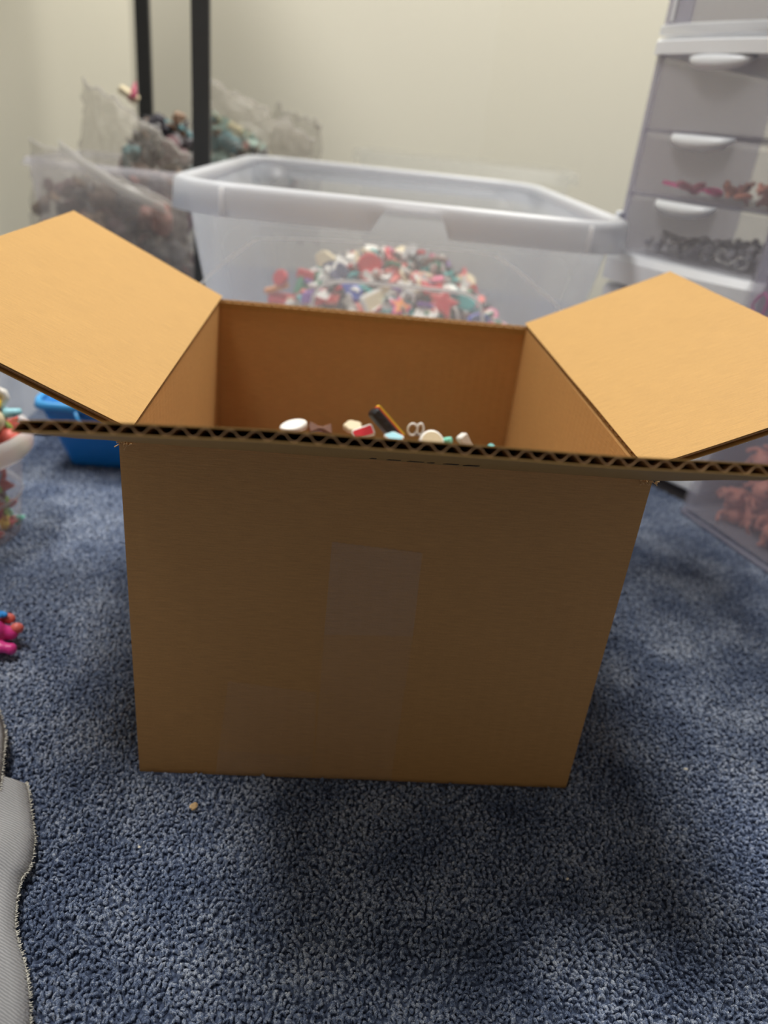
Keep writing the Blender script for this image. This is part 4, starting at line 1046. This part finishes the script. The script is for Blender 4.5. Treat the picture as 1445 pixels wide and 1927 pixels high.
sc = [('octo', 'sky', 0.026, -0.028, 0.029, 'pale blue octopus low in the round tub'), ('duck', 'magenta', 0.014, -0.032, 0.012, 'hot pink toy at the bottom of the round tub'), ('fish', 'white', 0.026, -0.024, 0.012, 'white toy beside the hot pink one'),
      ('worm', 'lime', 0.030, -0.022, 0.062, 'lime green worm in the upper half of the round tub'), ('duck', 'yellow', 0.036, -0.018, 0.076, 'yellow toy above the lime worm'), ('fish', 'cream', 0.024, -0.026, 0.088, 'cream toy under the rim of the round tub'),
      ('octo', 'mint', 0.034, -0.018, 0.106, 'mint octopus on the rim of the round tub'), ('duck', 'mint', 0.020, -0.026, 0.122, 'round mint toy on the heap of the round tub'), ('fish', 'white', 0.010, -0.034, 0.112, 'white fish hanging over the rim of the round tub'),
      ('worm', 'brown', 0.040, -0.010, 0.120, 'brown striped worm standing at the right of the heap'), ('octo', 'cream', 0.018, -0.012, 0.134, 'cream octopus near the top of the round tub heap'), ('fish', 'red', 0.032, 0.004, 0.142, 'red fish at the top right of the round tub heap'),
      ('duck', 'pink', 0.010, 0.0, 0.148, 'pale pink toy on top of the round tub heap'), ('worm', 'magenta', 0.020, -0.036, 0.100, 'magenta worm at the rim of the round tub'), ('fish', 'coral', 0.030, -0.026, 0.098, 'coral fish at the rim of the round tub'), ('duck', 'cream', 0.040, -0.004, 0.108, 'cream critter right of the mint octopus'),
      ('octo', 'white', 0.020, -0.028, 0.050, 'white octopus in the middle of the round tub'), ('fish', 'pink', 0.010, -0.034, 0.040, 'pink fish inside the round tub')]
for kd, c, dx, dy, z, lab in sc:
    if z < 0.085: dx, dy = dx * 0.90 + 0.003, dy * 0.90
    pastel(kd, c, DC + Vector((dx, dy, z)), (rnd.uniform(0, 3), rnd.uniform(0, 3), rnd.uniform(0, 6)), lab, 0.0115)
for i in range(110):
    z = rnd.uniform(0.010, 0.145); rm = 0.0295 + 0.05 * z if z < 0.08 else 0.050 * max(0.3, min(1, (0.175 - z) / 0.07)); a = rnd.uniform(-1.3, 0.6); r = (rm + 0.003 if z < 0.08 else rm) * rnd.uniform(0.45, 1.0) ** 0.5
    c = rnd.choice(pas); kd = rnd.choice(['duck', 'fish', 'worm'] if z > 0.085 else ['duck', 'fish', 'duck']); nm = {'fish': 'fish', 'worm': 'worm', 'duck': 'critter'}[kd]
    pastel(kd, c, DC + Vector((r * math.cos(a), r * math.sin(a), z)), (rnd.uniform(0, 3), rnd.uniform(0, 3), rnd.uniform(0, 6)), f'{c} rubber {nm} jumbled in the round tub', 0.010 if z > 0.085 else 0.0085)

# small white clip on the floor behind the round tub
bm = bmesh.new()
bmesh.ops.create_uvsphere(bm, u_segments=12, v_segments=8, radius=0.006, matrix=Matrix.Translation((0, 0, 0.004)) @ Matrix.Diagonal((1.3, 0.8, 0.6, 1)))
bmesh.ops.create_uvsphere(bm, u_segments=10, v_segments=6, radius=0.003, matrix=Matrix.Translation((-0.008, -0.002, 0.003)))
o = link_bm('white_bead', bm, MC['white'], None, True); o.location = (-0.222, 0.486, 0.003); tag(o, 'shiny white pebble-like bead on the carpet in front of the blue bin', 'bead')

# ------------------------------------------------------------------ pink toy on the carpet
ptoy = empty('pink_rubber_toy', (-0.135, 0.102, 0.004), 0, 'pink rubber toy with coral and blue markings lying on the carpet at the left edge', 'toy')
bm = bmesh.new()
def ball(bm, x, y, z, r, sx=1, sy_=1, sz=1): bmesh.ops.create_uvsphere(bm, u_segments=18, v_segments=12, radius=r, matrix=Matrix.Translation((x, y, z)) @ Matrix.Diagonal((sx, sy_, sz, 1)))
ball(bm, -0.012, -0.010, 0.013, 0.0165, 1.5, 0.9, 0.75); ball(bm, 0.008, 0.000, 0.013, 0.012, 1.1, 1, 0.9); ball(bm, 0.020, 0.004, 0.010, 0.0065, 1.3, 0.9, 0.8)
ball(bm, 0.020, -0.008, 0.007, 0.005, 1.4, 0.9, 0.8); ball(bm, 0.027, -0.008, 0.006, 0.0042); ball(bm, -0.03, -0.02, 0.010, 0.014)
o = link_bm('toy_body', bm, plain('pink_silicone', S(224, 62, 150), 0.35, 0.05, sss=0.3), ptoy, True)
m = o.modifiers.new('r', 'REMESH'); m.mode = 'VOXEL'; m.voxel_size = 0.0012; m.use_smooth_shade = True; o.modifiers.new('s', 'SMOOTH').iterations = 6; bake(o)
bm = bmesh.new(); ball(bm, -0.008, 0.010, 0.019, 0.0105, 1.4, 0.9, 0.7); ball(bm, 0.0185, 0.0125, 0.016, 0.0045, 1.1, 0.9, 0.8); ball(bm, 0.0265, 0.006, 0.013, 0.0042, 1.1, 0.9, 0.9); ball(bm, 0.010, 0.013, 0.014, 0.006, 1.5, 0.7, 0.6)
o = link_bm('coral_crest', bm, MC['coral'], ptoy, True); tag(o, 'coral orange crest')
bm = bmesh.new(); ball(bm, 0.008, 0.0065, 0.0225, 0.0065, 1.6, 0.75, 0.45); ball(bm, 0.0155, 0.009, 0.0215, 0.004, 1.2, 0.8, 0.5)
o = link_bm('blue_patch', bm, plain('bright_blue_rubber', S(46, 150, 235), 0.35), ptoy, True); tag(o, 'bright blue patch'); 

# ------------------------------------------------------------------ grey cloth
def cloth_mat():
    m, nt, b = newmat('grey_ribbed_cloth')
    tc = nt.nodes.new('ShaderNodeTexCoord'); mp = nt.nodes.new('ShaderNodeMapping'); mp.inputs['Rotation'].default_value = (0, 0, 0.35); nt.links.new(tc.outputs['Object'], mp.inputs['Vector'])
    wv = nt.nodes.new('ShaderNodeTexWave'); wv.bands_direction = 'Y'; wv.inputs['Scale'].default_value = 240; wv.inputs['Distortion'].default_value = 2.5; wv.inputs['Detail'].default_value = 2
    nt.links.new(mp.outputs[0], wv.inputs['Vector'])
    n = nt.nodes.new('ShaderNodeTexNoise'); n.inputs['Scale'].default_value = 900; nt.links.new(tc.outputs['Object'], n.inputs['Vector'])
    mx = nt.nodes.new('ShaderNodeMix'); mx.data_type = 'RGBA'; mx.inputs['A'].default_value = S(158, 160, 164); mx.inputs['B'].default_value = S(196, 197, 200)
    nt.links.new(wv.outputs['Fac'], mx.inputs['Factor']); nt.links.new(mx.outputs['Result'], b.inputs['Base Color']); b.inputs['Roughness'].default_value = 0.9
    b.inputs['Sheen Weight'].default_value = 0.3
    ad = nt.nodes.new('ShaderNodeMath'); ad.operation = 'ADD'; nt.links.new(wv.outputs['Fac'], ad.inputs[0]); nt.links.new(n.outputs['Fac'], ad.inputs[1])
    bp = nt.nodes.new('ShaderNodeBump'); bp.inputs['Strength'].default_value = 0.5; bp.inputs['Distance'].default_value = 0.0006
    nt.links.new(ad.outputs[0], bp.inputs['Height']); nt.links.new(bp.outputs['Normal'], b.inputs['Normal'])
    return m
M_CLOTH = cloth_mat()
def floorpt(px, py, z=0.006):
    d = fw + RT * ((px - 722.5) / FPX) - UP * ((py - 963.5) / FPX); t = (z - CAM.z) / d.z; return CAM + d * t
cl = empty('grey_cloth', (-0.16, -0.06, 0.004), 0, 'grey ribbed cloth with frayed pale edge lying on the carpet at the lower left', 'cloth')
CO = Vector((-0.16, -0.06, 0.004))
def spline(P, n=8):
    Q = []
    for i in range(len(P) - 1):
        p0, p1, p2, p3 = P[max(0, i - 1)], P[i], P[i + 1], P[min(len(P) - 1, i + 2)]
        for k in range(n):
            t = k / n; Q.append(0.5 * ((2 * p1) + (p2 - p0) * t + (2 * p0 - 5 * p1 + 4 * p2 - p3) * t * t + (3 * p1 - p0 - 3 * p2 + p3) * t ** 3))
    Q.append(P[-1]); return Q
def sheet(name, edge_px, z, back, seed, hump):
    E = spline([floorpt(px, py, z) for px, py in edge_px]); nv = 34; V = []; F = []; n = len(E)
    for i, p_ in enumerate(E):
        s = i / (n - 1)
        for j in range(nv + 1):
            v = j / nv; q = p_.lerp(Vector((p_.x - back, p_.y - 0.02 * v, p_.z)), v)
            h = hump * (1 - math.exp(-v * 14)) + 0.008 * noise.noise(Vector((q.x * 30, q.y * 30, seed))) * min(1, v * 8) + 0.002 * math.sin(v * 40 + s * 5) * min(1, v * 6)
            V.append(Vector((q.x, q.y, q.z + h)) - CO)
    for i in range(n - 1):
        for j in range(nv):
            a = i * (nv + 1) + j; F.append((a, a + 1, a + nv + 2, a + nv + 1))
    o = link_mesh(name, V, F, M_CLOTH, cl, smooth=True); solid(o, 0.0018, 0)
    bm = bmesh.new(); r = random.Random(seed)
    for i in range(n - 1):
        for k in range(7):
            p_ = E[i].lerp(E[i + 1], r.random()) - CO; d = Vector((r.uniform(0.2, 1), r.uniform(-0.9, 0.9), r.uniform(-0.3, 0.6))).normalized() * r.uniform(0.0008, 0.0024)
            add_tube(bm, [p_ + Vector((-0.0012, 0, 0.0004)), p_ + d * 0.5, p_ + d], 0.00022, 3)
    add_tube(bm, [p_ - CO + Vector((-0.0006, 0, 0.0002)) for p_ in E], 0.0008, 6)
    tag(link_bm('frayed_edge', bm, plain('pale_thread', S(226, 224, 214), 0.9), o), 'pale frayed edge')
    return o
sheet('cloth_layer', [(-40, 1455), (-5, 1468), (22, 1488), (34, 1494), (44, 1478), (50, 1484), (57, 1530), (63, 1580), (55, 1630), (38, 1655), (29, 1700), (27, 1745), (34, 1780), (45, 1820), (52, 1870), (54, 1930), (50, 1990)], 0.008, 0.22, 4, 0.010)
sheet('cloth_layer', [(-60, 1280), (-20, 1310), (0, 1350), (8, 1385), (6, 1410), (2, 1450), (-4, 1490), (-30, 1530)], 0.014, 0.14, 9, 0.014)

# ------------------------------------------------------------------ crumbs on the carpet
def crumb(px, py, s, c, label, seed):
    bm = bmesh.new(); bmesh.ops.create_icosphere(bm, subdivisions=2, radius=s); r = random.Random(seed)
    for v in bm.verts: v.co = Vector((v.co.x * 1.1, v.co.y * 0.9, v.co.z * 0.45)) * r.uniform(0.75, 1.2)
    o = link_bm('crumb', bm, plain('crumb', c, 0.8)); o.location = floorpt(px, py, 0.0045); o.rotation_euler = (0.3, 0.1, seed); return tag(o, label, 'crumb')
crumb(364, 1517, 0.0024, S(226, 190, 140), 'tan cardboard crumb on the carpet in front of the left box corner', 1)
crumb(262, 1594, 0.0009, S(235, 230, 215), 'tiny white speck on the carpet left of the tan crumb', 2)
crumb(1290, 1447, 0.0012, S(226, 220, 200), 'small pale speck on the carpet right of the box', 3)
crumb(1068, 1654, 0.0008, S(235, 228, 210), 'tiny white speck on the carpet below the right box corner', 4)
